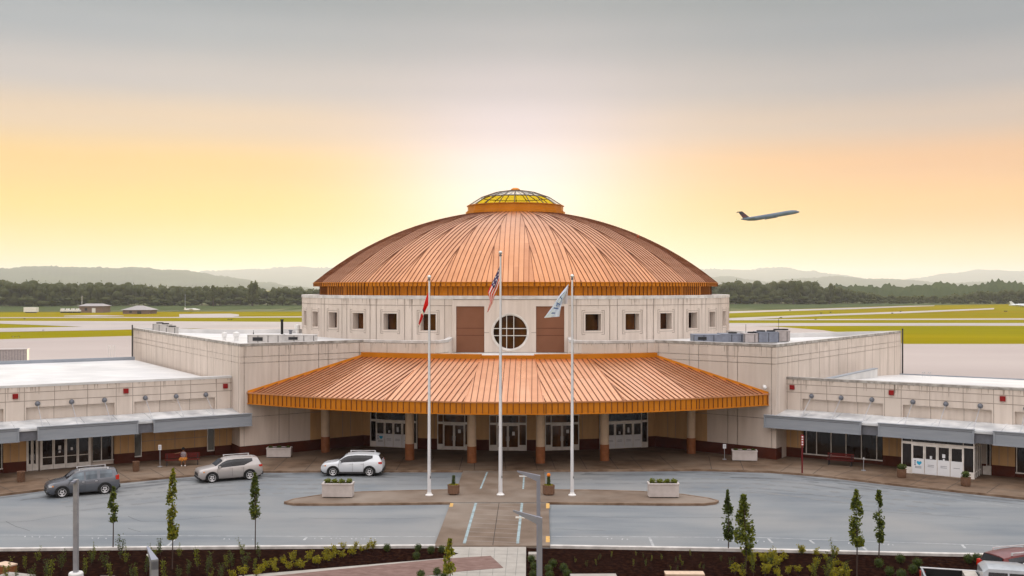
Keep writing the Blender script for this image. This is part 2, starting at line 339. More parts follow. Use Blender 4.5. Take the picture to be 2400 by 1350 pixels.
def crown(mb, c, rx, rz, n, ls, mi=0, lobes=7):
    cs = []
    for k in range(lobes):
        a = random.uniform(0, 6.28); h = random.uniform(-.55, .6); r = random.uniform(.25, .6)*sqrt(max(.1, 1-h*h))
        cs.append((c[0]+rx*r*cos(a), c[1]+rx*r*sin(a), c[2]+rz*h, random.uniform(.35, .6)))
    for k in range(n):
        q = random.choice(cs); v = Vector((random.gauss(0, 1), random.gauss(0, 1), random.gauss(0, 1))).normalized()*q[3]*random.uniform(.65, 1.05)
        mb.leaf((q[0]+v.x*rx, q[1]+v.y*rx, q[2]+v.z*rz), ls*random.uniform(.6, 1.3), mi)
    for q in cs: mb.sph(q[:3], 1, 7, 5, mi, (rx*q[3]*.72, rx*q[3]*.72, rz*q[3]*.72))
def wood(name, prof, Ds, step, label):
    mb = MB(); px = prof[0][0]
    while px < prof[-1][0]:
        for (a, ya, ba), (b, yb, bb) in zip(prof[:-1], prof[1:]):
            if a <= px <= b: t = (px-a)/(b-a); yt = ya+(yb-ya)*t; yb_ = ba+(bb-ba)*t
        D = 14*2500/(yb_-675) + random.uniform(0, Ds); top = 14-(yt+random.uniform(-1, 7)-675)/2500*D
        p = AT(px+random.uniform(-5, 5), 675, D); h = max(6, top)
        rr_ = h*random.uniform(.42, .62); crown(mb, (p.x, p.y, h*.55), rr_, h*.52, 90, .8, lobes=9); crown(mb, (p.x, p.y-4, h*.22), rr_*1.1, h*.25, 30, .8, lobes=5)
        mb.tube((p.x, p.y, -.1), (p.x, p.y, h*.4), .4, .3, 5, 1, False)
        px += step*random.uniform(.5, 1.3)
    return tag(mb.build(name, [leaft, bark], fix=False), label, 'woodland', kind='stuff')
wood('woodland', [(-200, 652, 718), (0, 654, 718), (60, 660, 718), (130, 662, 718), (200, 664, 718), (300, 664, 717), (420, 668, 717), (560, 671, 717), (740, 676, 716), (860, 672, 716), (1200, 668, 715), (1590, 666, 714)], 90, 7, 'dense belt of dark trees beyond the airfield behind the small airfield buildings')
wood('woodland', [(1600, 664, 713), (1690, 660, 713), (1760, 658, 713), (1775, 668, 713), (1800, 662, 713), (1840, 655, 713), (1900, 657, 713), (1925, 672, 713), (1950, 670, 712), (2010, 682, 712), (2060, 690, 712), (2100, 694, 712), (2200, 692, 712), (2300, 680, 712), (2400, 678, 712), (2560, 670, 712)], 70, 7, 'dense belt of dark trees beyond the airfield behind the parked white airliner')
for (px, ytop, yb, w, lab) in [(592, 660, 717, 26, 'big round dark tree standing taller than the wood, nearest the rotunda'), (500, 667, 717, 12, 'small rounded tree rising above the wood behind the thin pole'),
                          (1860, 653, 713, 30, 'tallest broad tree of the wood, above the rooftop air conditioner bank'), (1945, 667, 712.5, 18, 'round tree at the low right shoulder of the wood')]:
    D = 14*2500/(yb-675)-12; p = AT(px, 675, D); h = 14-(ytop-675)/2500*D; rt = empty('broadleaf_tree', (p.x, p.y, -.06), 0, lab, 'tree')
    mb = MB(); crown(mb, (0, 0, h*.58), w/2500*D*.62, h*.46, 420, 1.1, lobes=12); mb.build('crown', leaft, rt, fix=False)
    MB().tube((0, 0, 0), (0, 0, h*.45), .6, .35, 7).build('trunk', bark, rt)
# ================================================================ TERMINAL BUILDING
TB = empty('terminal_building', (0, 0, 0), 0, 'cream airport terminal with copper dome, low side wings and curved copper entrance canopy', 'building')
def bmir(p): return (-p[0], p[1])
ring_r = 31.75
CL = (-21.77, -36.1); CR = (21.77, -36.1); FL = (-43.8, -1.4); FRr = (41.3, -8.0)
arcL = [(-ring_r*sin(radians(a)), -ring_r*cos(radians(a))) for a in (23.8, 21, 18, 15.5, 13.4)]
notch = [(-6.35, -30.7), (-5.7, -29.9), (-5.3, -28.6)]
poly = [FL, CL] + arcL + notch + [(-5.3, -22), (5.3, -22)] + [bmir(p) for p in reversed(notch)] + [bmir(p) for p in reversed(arcL)] + [CR, FRr, (27.8, -14), (22, -6), (-22, -4), (-31.5, -6.4)]
ZB = 9.45
def joints_on(mb, a, b, zs, us, mi, z0, z1, out_=.006, w=.05):
    """recessed joint lines drawn as thin strips on wall a-b"""
    a = Vector(a); b = Vector(b); d = (b-a); Ld = d.length; d /= Ld; n = Vector((d.y, -d.x))
    F = lambda u, nn, z: (a.x+d.x*u+n.x*nn, a.y+d.y*u+n.y*nn, z)
    for z in zs: mb.box(.02, Ld-.02, 0, out_, z-w/2, z+w/2, mi, F, 'k')
    for u in us:
        if 0 < u < Ld: mb.box(u-w/2, u+w/2, 0, out_*.6, z0, z1, mi, F, 'k')
mb = MB(); n_ = len(poly); inn = offs(poly, .45)
for i in range(n_):
    a, b = poly[i], poly[(i+1) % n_]; c, d = inn[(i+1) % n_], inn[i]
    mb.q((*a, 0), (*b, 0), (*b, ZB-.22), (*a, ZB-.22)); 
    mb.q((*a, ZB-.22), (*b, ZB-.22), (*b, ZB), (*a, ZB), mi=3 if i in (0, 1) or poly[i] in (CR,) or poly[(i+1) % n_] == CR else 2)
    mb.q((*a, ZB), (*b, ZB), (*c, ZB), (*d, ZB), mi=2); mb.q((*d, ZB), (*c, ZB), (*c, 8.95), (*d, 8.95), mi=4)
mb.q(*[(x, y, 9.0) for x, y in inn], mi=4)
for i in range(n_):
    a, b = poly[i], poly[(i+1) % n_]; ln = (Vector(b)-Vector(a)).length
    if b[1] > 0 or a[1] > 0 or (a[0]*b[0] < 0) or (abs(a[0]) < 5.4 and abs(b[0]) < 5.4): continue
    us = []
    if ln > 20:
        u = .5
        st = 1 if a == FL else 0
        us = [k*2.45+d_ for k in range(0, 18) for d_ in ((0, .4) if k % 3 == 0 else (0,))]; us = [ln-x for x in us] if st else us
    elif ln > 8: us = [.35, ln*.3, ln*.3+.9, ln*.62, ln*.62+.9, ln-.4]
    elif ln > 1.4: us = [ln*.5]
    joints_on(mb, a, b, (ZB-.24, 8.35, 7.85) if ln > 8 else (ZB-.24, 8.35), us, 1, .0, ZB-.24)
    if 8 < ln < 20: joints_on(mb, a, b, (3.4,), (), 1, 0, 1)
def drips(mb, a, b, z, mi, n, lmin=.25, lmax=1.5, out_=.008):
    a = Vector(a); b = Vector(b); d = (b-a); ln = d.length; d /= ln; nn_ = Vector((d.y, -d.x))*out_
    for k in range(n):
        u = random.uniform(.1, ln-.1); w_ = random.uniform(.015, .06); l_ = random.uniform(lmin, lmax)*random.random()
        p = a+d*u+nn_; mb.q((*(p-d*w_), z), (*(p+d*w_), z), (*(p+d*w_*.3), z-l_), (*(p-d*w_*.3), z-l_), mi=mi)
random.seed(21)
for i in range(n_):
    a, b = poly[i], poly[(i+1) % n_]
    if b[1] > 0 and a[1] > 0 or (abs(a[0]) < 5.4 and abs(b[0]) < 5.4): continue
    drips(mb, a, b, ZB-.23, 5, int((Vector(b)-Vector(a)).length*2.2))
wstain = mat('rain_streak', (.43, .37, .315), .8, c2=(.35, .295, .25), ns=3)
mb.build('wall', [wallm, jointm, capm, stain, membr, wstain], TB, fix=False)
# brown base courses on the hall walls
mb = MB(); bp = [CL] + arcL; bp2 = [CR] + [bmir(p) for p in arcL]
def basecourse(mb, pts, flip, h=1.05, t=.03):
    for a, b in zip(pts[:-1], pts[1:]):
        a = Vector(a); b = Vector(b); d = (b-a).normalized(); n = Vector((d.y, -d.x))*(-1 if flip else 1)
        F = lambda u, nn, z: (a.x+d.x*u+n.x*nn, a.y+d.y*u+n.y*nn, z)
        mb.box(0, (b-a).length, -.02, t, 0, h, 0, F)
basecourse(mb, bp, False); basecourse(mb, bp2, True)
d_l = Vector((-.55, .835)); d_r = Vector((.55, .835))
basecourse(mb, [tuple(Vector(CL)+d_l*2.6), CL], False); basecourse(mb, [tuple(Vector(CR)+d_r*2.6), CR], True)
# central bay behind the doors
arcC = [(ring_r*sin(radians(a)), -ring_r*cos(radians(a))) for a in range(-10, 11, 2)]
arcC = [(-5.34, -ring_r*cos(math.asin(5.34/ring_r)))] + [p for p in arcC if abs(p[0]) < 5.3] + [(5.34, -ring_r*cos(math.asin(5.34/ring_r)))]
basecourse(mb, [arcL[-1], arcC[0]]+arcC[1:]+[bmir(arcL[-1])], False)
mb.build('base_course', brown, TB)
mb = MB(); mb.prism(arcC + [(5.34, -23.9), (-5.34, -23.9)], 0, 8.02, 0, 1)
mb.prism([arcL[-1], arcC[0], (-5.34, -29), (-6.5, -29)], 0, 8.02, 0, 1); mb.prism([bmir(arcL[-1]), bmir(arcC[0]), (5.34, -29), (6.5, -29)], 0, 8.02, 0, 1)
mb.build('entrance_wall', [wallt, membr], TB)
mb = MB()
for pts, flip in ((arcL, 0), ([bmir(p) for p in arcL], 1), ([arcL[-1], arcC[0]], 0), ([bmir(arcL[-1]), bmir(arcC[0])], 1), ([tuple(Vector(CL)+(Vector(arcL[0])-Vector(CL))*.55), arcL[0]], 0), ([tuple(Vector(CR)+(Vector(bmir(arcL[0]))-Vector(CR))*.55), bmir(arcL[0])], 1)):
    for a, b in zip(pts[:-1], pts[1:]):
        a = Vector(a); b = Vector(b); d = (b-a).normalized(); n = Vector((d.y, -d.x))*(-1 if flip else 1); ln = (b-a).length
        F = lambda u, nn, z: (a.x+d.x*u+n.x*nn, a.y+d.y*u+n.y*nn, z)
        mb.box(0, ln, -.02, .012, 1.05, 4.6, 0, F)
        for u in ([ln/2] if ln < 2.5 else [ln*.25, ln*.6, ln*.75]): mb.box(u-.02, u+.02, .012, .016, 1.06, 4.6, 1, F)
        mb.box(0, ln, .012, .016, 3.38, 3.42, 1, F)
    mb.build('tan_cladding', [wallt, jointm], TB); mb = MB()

# ---- drum
RD = 24.1; ZD = 13.27; wins = [s*(18.75+9.9*k) for k in range(0, 7) for s in (1, -1)]
ha = degw = math.degrees(.79/RD)
angs = set([-180+6*k for k in range(61)])
for w in wins:
    for a in list(angs):
        if w-ha-.3 < a < w+ha+.3: angs.discard(a)
    angs.add(w-ha); angs.add(w+ha)
for a in list(angs):
    if abs(a) < 12.7: angs.discard(a)
angs |= {-12.7, 12.7}; angs = sorted(angs); zs = [8.9, 10.0, 11.56, 12.97]
def cyl(a, r, z): return (r*sin(radians(a)), -r*cos(radians(a)), z)
mb = MB(); rev = .85
for a, b in zip(angs[:-1], angs[1:]):
    if a < 0 < b and b-a > 20: continue
    isw = any(abs((a+b)/2-w) < .2 for w in wins)
    for z0, z1 in zip(zs[:-1], zs[1:]):
        if isw and z0 == 10.0:
            A = [cyl(a, RD, z0), cyl(b, RD, z0), cyl(b, RD, z1), cyl(a, RD, z1)]
            w = radians((a+b)/2); inw = Vector((-sin(w), cos(w), 0))*rev; B = [tuple(Vector(p)+inw) for p in A]
            for i in range(4): j = (i+1) % 4; mb.q(A[i], A[j], B[j], B[i], mi=0)
        else: mb.q(cyl(a, RD, z0), cyl(b, RD, z0), cyl(b, RD, z1), cyl(a, RD, z1))
# coping ring
def ringbox(mb, r0, r1, z0, z1, mi, a0=-180, a1=180, n=90):
    for k in range(n):
        a = a0+(a1-a0)*k/n; b = a0+(a1-a0)*(k+1)/n
        mb.q(cyl(a, r1, z0), cyl(b, r1, z0), cyl(b, r1, z1), cyl(a, r1, z1), mi=mi); mb.q(cyl(a, r1, z1), cyl(b, r1, z1), cyl(b, r0, z1), cyl(a, r0, z1), mi=mi); mb.q(cyl(a, r1, z0), cyl(b, r1, z0), cyl(b, r0, z0), cyl(a, r0, z0), mi=mi)
ringbox(mb, 21.0, RD+.05, 12.97, ZD, 2)
for z in (12.36,): ringbox(mb, RD, RD+.008, z-.025, z+.025, 1, 13, 110, 60); ringbox(mb, RD, RD+.008, z-.025, z+.025, 1, -110, -13, 60)
for w in wins:
    for s in (-1, 1):
        for am in (w+s*4.95-.95, w+s*4.95+.95):
            if 13 < abs(am) < 95: mb.q(cyl(am-.06, RD+.008, 9.0), cyl(am+.06, RD+.008, 9.0), cyl(am+.06, RD+.008, 12.97), cyl(am-.06, RD+.008, 12.97), mi=1)
    h1 = math.degrees(1.13/RD); h2 = math.degrees(.055/RD)     # square moulding round the opening
    for (o_, wd) in ((h1, .05), (h1*.86, .04)):
        zz0, zz1 = 10.0-(o_/h1*1.13-.79), 11.56+(o_/h1*1.13-.79)
        r_ = RD+.012; dd = math.degrees(wd/RD)
        for s in (-1, 1): mb.q(cyl(w+s*o_-dd/2, r_, zz0), cyl(w+s*o_+dd/2, r_, zz0), cyl(w+s*o_+dd/2, r_, zz1), cyl(w+s*o_-dd/2, r_, zz1), mi=1)
        for z in (zz0, zz1): mb.q(cyl(w-o_, r_, z-wd/2), cyl(w+o_, r_, z-wd/2), cyl(w+o_, r_, z+wd/2), cyl(w-o_, r_, z+wd/2), mi=1)
for k in range(150):
    am = random.uniform(-90, 90)
    if abs(am) > 13.5: da = random.uniform(.03, .11); l_ = random.random()*.9; mb.q(cyl(am-da, RD+.011, 12.97), cyl(am+da, RD+.011, 12.97), cyl(am+da*.3, RD+.011, 12.97-l_), cyl(am-da*.3, RD+.011, 12.97-l_), mi=3)
mb.build('drum', [wallm, jointm, capm, wstain], TB, fix=False)
for w in wins:
    a = radians(w); F = Fr((RD*sin(a)-sin(a)*.72, -RD*cos(a)+cos(a)*.72), (cos(a), sin(a)), (sin(a), -cos(a)))
    p = MB().box(-.8, .8, -.12, -.08, 10.0, 11.56, 0, F).build('window', bglass, TB)
    fm = MB()
    for u in (-.79, .75): fm.box(u, u+.04, -.085, -.05, 10.0, 11.56, 0, F)
    for z in (10.0, 11.52): fm.box(-.75, .75, -.085, -.055, z, z+.04, 0, F)
    fm.build('window_frame', darkp, p)
# central bay of the drum: flat face with two brown panels and the round window
FB = Fr((0, -24.12), (1, 0), (0, -1)); mb = MB()
cz, cr_ = 9.92, 1.66
def holeface(mb, F, u0, u1, z0, z1, cz, r, mi=0, n=48, dep=.45):
    pts = [(r*cos(2*pi*k/n), cz+r*sin(2*pi*k/n)) for k in range(n)]
    def outp(k):
        t = 2*pi*k/n; c, s = cos(t), sin(t); m = min((u1 if c > 0 else -u0)/max(1e-9, abs(c)), ((z1-cz) if s > 0 else (cz-z0))/max(1e-9, abs(s))); return (c*m, cz+s*m)
    for k in range(n):
        j = (k+1) % n; a, b = pts[k], pts[j]; c, d = outp(j), outp(k)
        mb.q(F(a[0], 0, a[1]), F(b[0], 0, b[1]), F(c[0], 0, c[1]), F(d[0], 0, d[1]), mi=mi)
        if abs(c[0]-d[0]) > 1e-6 and abs(c[1]-d[1]) > 1e-6:
            cx = u1 if c[0]+d[0] > 0 else u0; zc = z1 if c[1]+d[1] > 2*cz else z0; mb.q(F(c[0], 0, c[1]), F(cx, 0, zc), F(d[0], 0, d[1]), mi=mi)
        mb.q(F(a[0], 0, a[1]), F(b[0], 0, b[1]), F(b[0], -dep, b[1]), F(a[0], -dep, a[1]), mi=mi)
holeface(mb, FB, -2.39, 2.39, 8.05, 12.31, cz, cr_)
mb.q(FB(-5.36, 0, 12.31), FB(5.36, 0, 12.31), FB(5.36, 0, 12.97), FB(-5.36, 0, 12.97))
for s in (-1, 1):
    mb.q(FB(s*5.0, 0, 8.05), FB(s*5.36, 0, 8.05), FB(s*5.36, 0, 12.31), FB(s*5.0, 0, 12.31)); mb.q(FB(s*5.36, 0, 8.0), FB(s*5.36, -1.2, 8.0), FB(s*5.36, -1.2, 12.97), FB(s*5.36, 0, 12.97))
    mb.q(FB(s*5.0, 0, 8.05), FB(s*5.0, -.12, 8.05), FB(s*5.0, -.12, 12.31), FB(s*5.0, 0, 12.31)); mb.q(FB(s*2.39, 0, 8.05), FB(s*2.39, -.12, 8.05), FB(s*2.39, -.12, 12.31), FB(s*2.39, 0, 12.31))
    mb.q(FB(s*2.39, 0, 12.31), FB(s*5, 0, 12.31), FB(s*5, -.12, 12.31), FB(s*2.39, -.12, 12.31))
mb.box(-5.4, 5.4, -.8, .06, 12.97, ZD-.004, 2, FB)
mb.box(-5.3, 5.3, 0, .006, 12.90, 12.95, 1, FB); 
for s in (-1, 1): mb.box(min(s*1.95, s*2.39), max(s*1.95, s*2.39), 0, .006, 9.85, 9.9, 1, FB)
mb.build('bay_wall', [wallm, jointm, capm], TB, fix=False)
for s in (-1, 1):
    m2 = MB().box(min(s*2.39, s*5.0), max(s*2.39, s*5.0), -.2, -.1, 8.05, 12.31, 0, FB)
    for z in (9.62, 10.28): m2.box(min(s*2.42, s*4.97), max(s*2.42, s*4.97), -.1, -.092, z-.02, z+.02, 1, FB)
    m2.build('brown_panel', [brownp, brown], TB)
pane = MB(); pane.q(*[FB(cr_*cos(2*pi*k/40), -.3, cz+cr_*sin(2*pi*k/40)) for k in range(40)]); rw = pane.build('round_window', bglass, TB, fix=False)
fr = MB()
for k in range(48):
    a, b = 2*pi*k/48, 2*pi*(k+1)/48
    for (r0, r1, n0, n1) in ((1.55, 1.66, -.3, -.06), (1.66, 1.75, 0, .04)):
        P4 = lambda t, r, n: FB(r*cos(t), n, cz+r*sin(t))
        fr.q(P4(a, r0, n1), P4(b, r0, n1), P4(b, r1, n1), P4(a, r1, n1)); fr.q(P4(a, r0, n0), P4(b, r0, n0), P4(b, r0, n1), P4(a, r0, n1)); fr.q(P4(a, r1, n0), P4(b, r1, n0), P4(b, r1, n1), P4(a, r1, n1))
for u in (-.33, .33): h_ = sqrt(1.55**2-u*u); fr.box(u-.03, u+.03, -.28, -.14, cz-h_, cz+h_, 0, FB); fr.box(-h_, h_, -.27, -.13, cz+u-.03, cz+u+.03, 0, FB)
fr.build('round_frame', framem, rw, fix=False)
# ---- dome
SR = 35.5; RE = 22.8; ZE = 14.55; RL = 5.6; NG = 32; hg = tan(pi/NG)
def prof(r): return ZE + sqrt(SR*SR-r*r) - sqrt(SR*SR-RE*RE)
mb = MB(); seam = MB(); rs = [RL+(RE-RL)*k/18 for k in range(19)]
for g_ in range(NG):
    a = 2*pi*g_/NG; nv = Vector((sin(a), -cos(a))); ev = Vector((cos(a), sin(a)))
    def DP(r, s, dz=0, nv=nv, ev=ev): p = nv*r+ev*s; return (p.x, p.y, prof(r)+dz)
    for k in range(-5, 5):
        sa, sb = (k-.5)*.49, (k+.5)*.49; sa = -9 if k == -5 else sa; sb = 9 if k == 4 else sb; lap = random.randrange(3, 8); mi_ = random.choice((0, 0, 0, 2, 3))
        for j, (r0, r1) in enumerate(zip(rs[:-1], rs[1:])):
            if j and j % lap == 0: mi_ = random.choice((0, 0, 0, 2, 3))
            cl = lambda v, r: max(-r*hg, min(r*hg, v)); a0_, b0_, a1_, b1_ = cl(sa, r0), cl(sb, r0), cl(sa, r1), cl(sb, r1)
            if b1_-a1_ < 1e-4: continue
            if b0_-a0_ < 1e-4: mb.q(DP(r0, a0_), DP(r1, b1_), DP(r1, a1_), mi=mi_)
            else: mb.q(DP(r0, a0_), DP(r0, b0_), DP(r1, b1_), DP(r1, a1_), mi=mi_)
    # eave fascia and band
    e = RE*hg
    mb.q(DP(RE, -e), DP(RE, e), DP(RE, e, -.38), DP(RE, -e, -.38), mi=1); i_ = 22.1*hg
    def BP(r, s, z, nv=nv, ev=ev): p = nv*r+ev*s; return (p.x, p.y, z)
    mb.q(BP(RE, -e, ZE-.38), BP(RE, e, ZE-.38), BP(22.1, i_, ZE-.38), BP(22.1, -i_, ZE-.38), mi=1)
    mb.q(BP(22.1, -i_, ZE-.38), BP(22.1, i_, ZE-.38), BP(22.1, i_, ZD-.05), BP(22.1, -i_, ZD-.05), mi=1)
    k = -4
    for k in range(-4, 6):
        s = (k-.5)*.49; 
        if abs(s) > RE*hg-.04: continue
        rstart = max(RL+.05, abs(s)/hg+.25); nseg = max(2, int((RE-rstart)/1.1)); wd, hh = .024, .055
        prev = None
        for j in range(nseg+1):
            r = rstart+(RE+.03-rstart)*j/nseg; cur = [DP(r, s-wd, .0), DP(r, s-wd, hh), DP(r, s+wd, hh), DP(r, s+wd, .0)]
            if prev: 
                for q0 in range(3): seam.q(prev[q0], prev[q0+1], cur[q0+1], cur[q0])
            prev = cur
        seam.box(s-wd, s+wd, RE, RE+.05, ZE-.38, ZE+.03, 0, lambda u, n, z, nv=nv, ev=ev: BP(n, u, z)); 
        if abs(s) < 22.1*hg-.03: seam.box(s-wd*.9, s+wd*.9, 22.1, 22.16, ZD, ZE-.38, 0, lambda u, n, z, nv=nv, ev=ev: BP(n, u, z), 'bt')
for g_ in range(NG):
    a = 2*pi*(g_+.5)/NG; c_, s_ = cos(pi/NG), 0
    pr = None
    for j in range(13):
        r = RL+(RE-RL)*j/12; R2 = r/c_; pt = Vector((sin(a)*R2, -cos(a)*R2, prof(r))); ev = Vector((cos(a), sin(a), 0))*.022
        cur = (tuple(pt-ev), tuple(pt-ev+Vector((0, 0, .05))), tuple(pt+ev+Vector((0, 0, .05))), tuple(pt+ev))
        if pr:
            for q0 in range(3): seam.q(pr[q0], pr[q0+1], cur[q0+1], cur[q0])
        pr = cur
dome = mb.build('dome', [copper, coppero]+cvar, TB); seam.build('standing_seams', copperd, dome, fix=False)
gut = MB(); 
for z0, z1, r1 in ((ZE-.03, ZE+.03, RE+.09),):
    for k in range(NG):
        a0, a1 = 360*(k-.5)/NG, 360*(k+.5)/NG; rr = r1/cos(pi/NG); r0 = RE/cos(pi/NG)
        gut.q(cyl(a0, rr, z0), cyl(a1, rr, z0), cyl(a1, rr, z1), cyl(a0, rr, z1)); gut.q(cyl(a0, rr, z1), cyl(a1, rr, z1), cyl(a1, r0-.1, z1), cyl(a0, r0-.1, z1)); gut.q(cyl(a0, rr, z0), cyl(a1, rr, z0), cyl(a1, r0-.1, z0), cyl(a0, r0-.1, z0))
gut.build('eave_trim', coppero, dome, fix=False)
# ---- lantern
ZL = prof(RL)
lan = MB(); NL = 20
def poly_ring(mb, prof_, n, mi=0): mb.lathe(prof_, n, (0, 0), mi, -pi/2, 1.5*pi)
poly_ring(lan, [(5.45, ZL-.15), (5.72, ZL-.12), (5.72, ZL+.32), (5.5, ZL+.36), (5.5, ZL+.92), (5.62, ZL+.94), (5.62, ZL+1.02), (5.2, ZL+1.04)], NL)
lant = lan.build('lantern', coppero, TB)
gm = bpy.data.materials.new('skylight_glass'); gm.use_nodes = True; t = gm.node_tree; pb = t.nodes['Principled BSDF']
pb.inputs['Base Color'].default_value = (.78, .76, .70, 1); pb.inputs['Roughness'].default_value = .15
trn = t.nodes.new('ShaderNodeBsdfTransparent'); trn.inputs[0].default_value = (.92, .90, .84, 1); mx = t.nodes.new('ShaderNodeMixShader'); mx.inputs[0].default_value = .28
t.links.new(trn.outputs[0], mx.inputs[1]); t.links.new(pb.outputs[0], mx.inputs[2]); t.links.new(mx.outputs[0], t.nodes['Material Output'].inputs[0])
ga = bpy.data.materials.new('sunglow_skylight_glass'); ga.use_nodes = True; t = ga.node_tree; pb = t.nodes['Principled BSDF']  # sunlight through the lantern put into these panes as yellow colour
pb.inputs['Base Color'].default_value = (.75, .50, .02, 1); pb.inputs['Roughness'].default_value = .3
tl = t.nodes.new('ShaderNodeBsdfTranslucent'); tl.inputs[0].default_value = (.98, .72, .03, 1); trn = t.nodes.new('ShaderNodeBsdfTransparent'); trn.inputs[0].default_value = (1, .80, .045, 1)
m1 = t.nodes.new('ShaderNodeMixShader'); m1.inputs[0].default_value = .8; m2 = t.nodes.new('ShaderNodeMixShader'); m2.inputs[0].default_value = .45
t.links.new(pb.outputs[0], m1.inputs[1]); t.links.new(tl.outputs[0], m1.inputs[2]); m2.inputs[0].default_value = .86; t.links.new(m1.outputs[0], m2.inputs[1]); t.links.new(trn.outputs[0], m2.inputs[2]); t.links.new(m2.outputs[0], t.nodes['Material Output'].inputs[0])
lp = [(5.5, ZL+1.0), (4.0, ZL+1.95), (2.3, ZL+2.55), (.55, ZL+2.82)]
pan = MB(); bars = MB()
for k in range(NL):
    a, b = 360*k/NL, 360*(k+1)/NL
    for j, ((r0, z0), (r1, z1)) in enumerate(zip(lp[:-1], lp[1:])): pan.q(cyl(a, r0, z0), cyl(b, r0, z0), cyl(b, r1, z1), cyl(a, r1, z1), mi=1 if (j == 0 and (k in (0, 1, 2, NL-1, NL-2, NL-3))) else 0)
    for (r0, z0), (r1, z1) in zip(lp[:-1], lp[1:]): bars.tube(cyl(a, r0, z0), cyl(a, r1, z1), .055, .05, 5)
    for r0, z0 in lp[:3]: bars.tube(cyl(a, r0, z0), cyl(b, r0, z0), .05, .05, 5)
pan.build('skylight_panes', [gm, ga], lant, fix=False); bars.build('glazing_bars', mat('bronze_bars', (.10, .06, .035), .5, .4), lant)
MB().lathe([(.01, ZL+3.12), (.3, ZL+3.1), (.5, ZL+2.98), (.55, ZL+2.85), (.5, ZL+2.78), (.01, ZL+2.78)], 12).build('finial_cap', coppero, lant, smooth=True)
tag(MB().sph((0, 0, 0), .16, 8, 6).box(-.1, .1, -.1, .1, -.35, -.1).build('roof_beacon', mat('rust_red', (.35, .08, .03), .5), origin=None, loc=AT(1495, 554, 115)), 'small red rooftop beacon on the right slope of the dome', 'beacon')
# ---- entrance canopy
ZT = 8.0; ZV = 5.42
EC = lambda x: (x, -8.3-sqrt(34.4**2-x*x)); TR = lambda x: (x, -sqrt(32.0**2-x*x))
ex = [3.0, 9.2, 15.0, 21.25]; txs = [2.3, 7.0, 11.4, 12.75]
E = [EC(-x) for x in reversed(ex)] + [EC(x) for x in ex]; Tt = [TR(-x) for x in reversed(txs)] + [TR(x) for x in txs]
E[0] = (-21.25, -35.72); E[-1] = (21.25, -35.72); Tt[0] = (-12.85, -29.15); Tt[-1] = (12.85, -29.15)
mb = MB(); sm = MB(); fs = MB(); hp = MB(); lipm = MB()
for i in range(7):
    e0, e1_, t0, t1 = E[i], E[i+1], Tt[i], Tt[i+1]
    e0v, e1v, t0v, t1v = (Vector(p) for p in (e0, e1_, t0, t1)); d = (e1v-e0v); Le = d.length; d /= Le; nn = Vector((-d.y, d.x))
    dep = ((t0v-e0v).dot(nn)+(t1v-e0v).dot(nn))/2
    def Z(r): return ZV+(ZT-ZV)*r/dep
    nst = max(2, int(Le/.92))
    for k in range(nst):
        f0_, f1_ = k/nst, (k+1)/nst; A0 = e0v.lerp(e1v, f0_); A1 = e0v.lerp(e1v, f1_); B0 = t0v.lerp(t1v, f0_); B1 = t0v.lerp(t1v, f1_)
        M0 = A0.lerp(B0, .5); M1 = A1.lerp(B1, .5); zm = (ZV+ZT)/2
        mb.q((*A0, ZV), (*A1, ZV), (*M1, zm), (*M0, zm), mi=random.choice((0, 0, 1, 2))); mb.q((*M0, zm), (*M1, zm), (*B1, ZT), (*B0, ZT), mi=random.choice((0, 0, 1, 2)))
    fs.q((*e0, ZV), (*e1_, ZV), (*e1_, 4.52), (*e0, 4.52)); 
    hl = (t0v-e0v); hr = (t1v-e0v)
    s_l, r_l = hl.dot(d), hl.dot(nn); s_r, r_r = hr.dot(d), hr.dot(nn)
    ns_ = int(Le/.46); st = (Le-ns_*.46)/2
    for k in range(ns_+1):
        s = st+k*.46; rmax = 1e9
        s_ = min(max(s, s_l), s_r); rt_ = r_l+(r_r-r_l)*(s_-s_l)/max(.01, s_r-s_l)
        if s < s_l: rmax = r_l*s/max(.01, s_l)
        elif s > s_r: rmax = r_r*(Le-s)/max(.01, Le-s_r)
        else: rmax = rt_
        if rmax > .4:
            q0 = e0v+d*s; q1 = e0v+d*s+nn*rmax; z1 = ZV+(ZT-ZV)*rmax/(rt_ if s_l <= s <= s_r else dep); z1 = min(z1, ZT)
            def SP(p, off, dz, z): return (p.x+d.x*off, p.y+d.y*off, z+dz)
            A = [SP(q0, -.026, -.02, ZV), SP(q0, -.026, .05, ZV), SP(q0, .026, .05, ZV), SP(q0, .026, -.02, ZV)]; B = [SP(q1, -.026, -.02, z1), SP(q1, -.026, .05, z1), SP(q1, .026, .05, z1), SP(q1, .026, -.02, z1)]
            for q_ in range(3): sm.q(A[q_], A[q_+1], B[q_+1], B[q_])
        f0 = e0v+d*s-nn*.0; F = lambda u, n, z: (f0.x+d.x*u-nn.x*n, f0.y+d.y*u-nn.y*n, z)
        sm.box(-.022, .022, 0, .045, 4.55, 5.34, 0, F)
    F = lambda u, n, z: (e0v.x+d.x*u-nn.x*n, e0v.y+d.y*u-nn.y*n, z)
    lipm.box(-.02, Le+.02, -.14, .10, 5.36, ZV+.03, 0, F); hp.box(0, Le, -.02, .06, 4.48, 4.56, 0, F)
    F2d = (t1v-t0v); l2 = F2d.length; F2d /= l2; n2 = Vector((-F2d.y, F2d.x)); F3 = lambda u, n, z: (t0v.x+F2d.x*u-n2.x*n, t0v.y+F2d.y*u-n2.y*n, z)
    hp.box(-.03, l2+.03, -.35, .12 if i == 3 else .22, ZT-.08, ZT+(.26 if i in (3,) else .36), 0, F3)
    if i: lipm.tube((*e0, ZV+.01), (*t0, ZT+.01), .05, .05, 5)
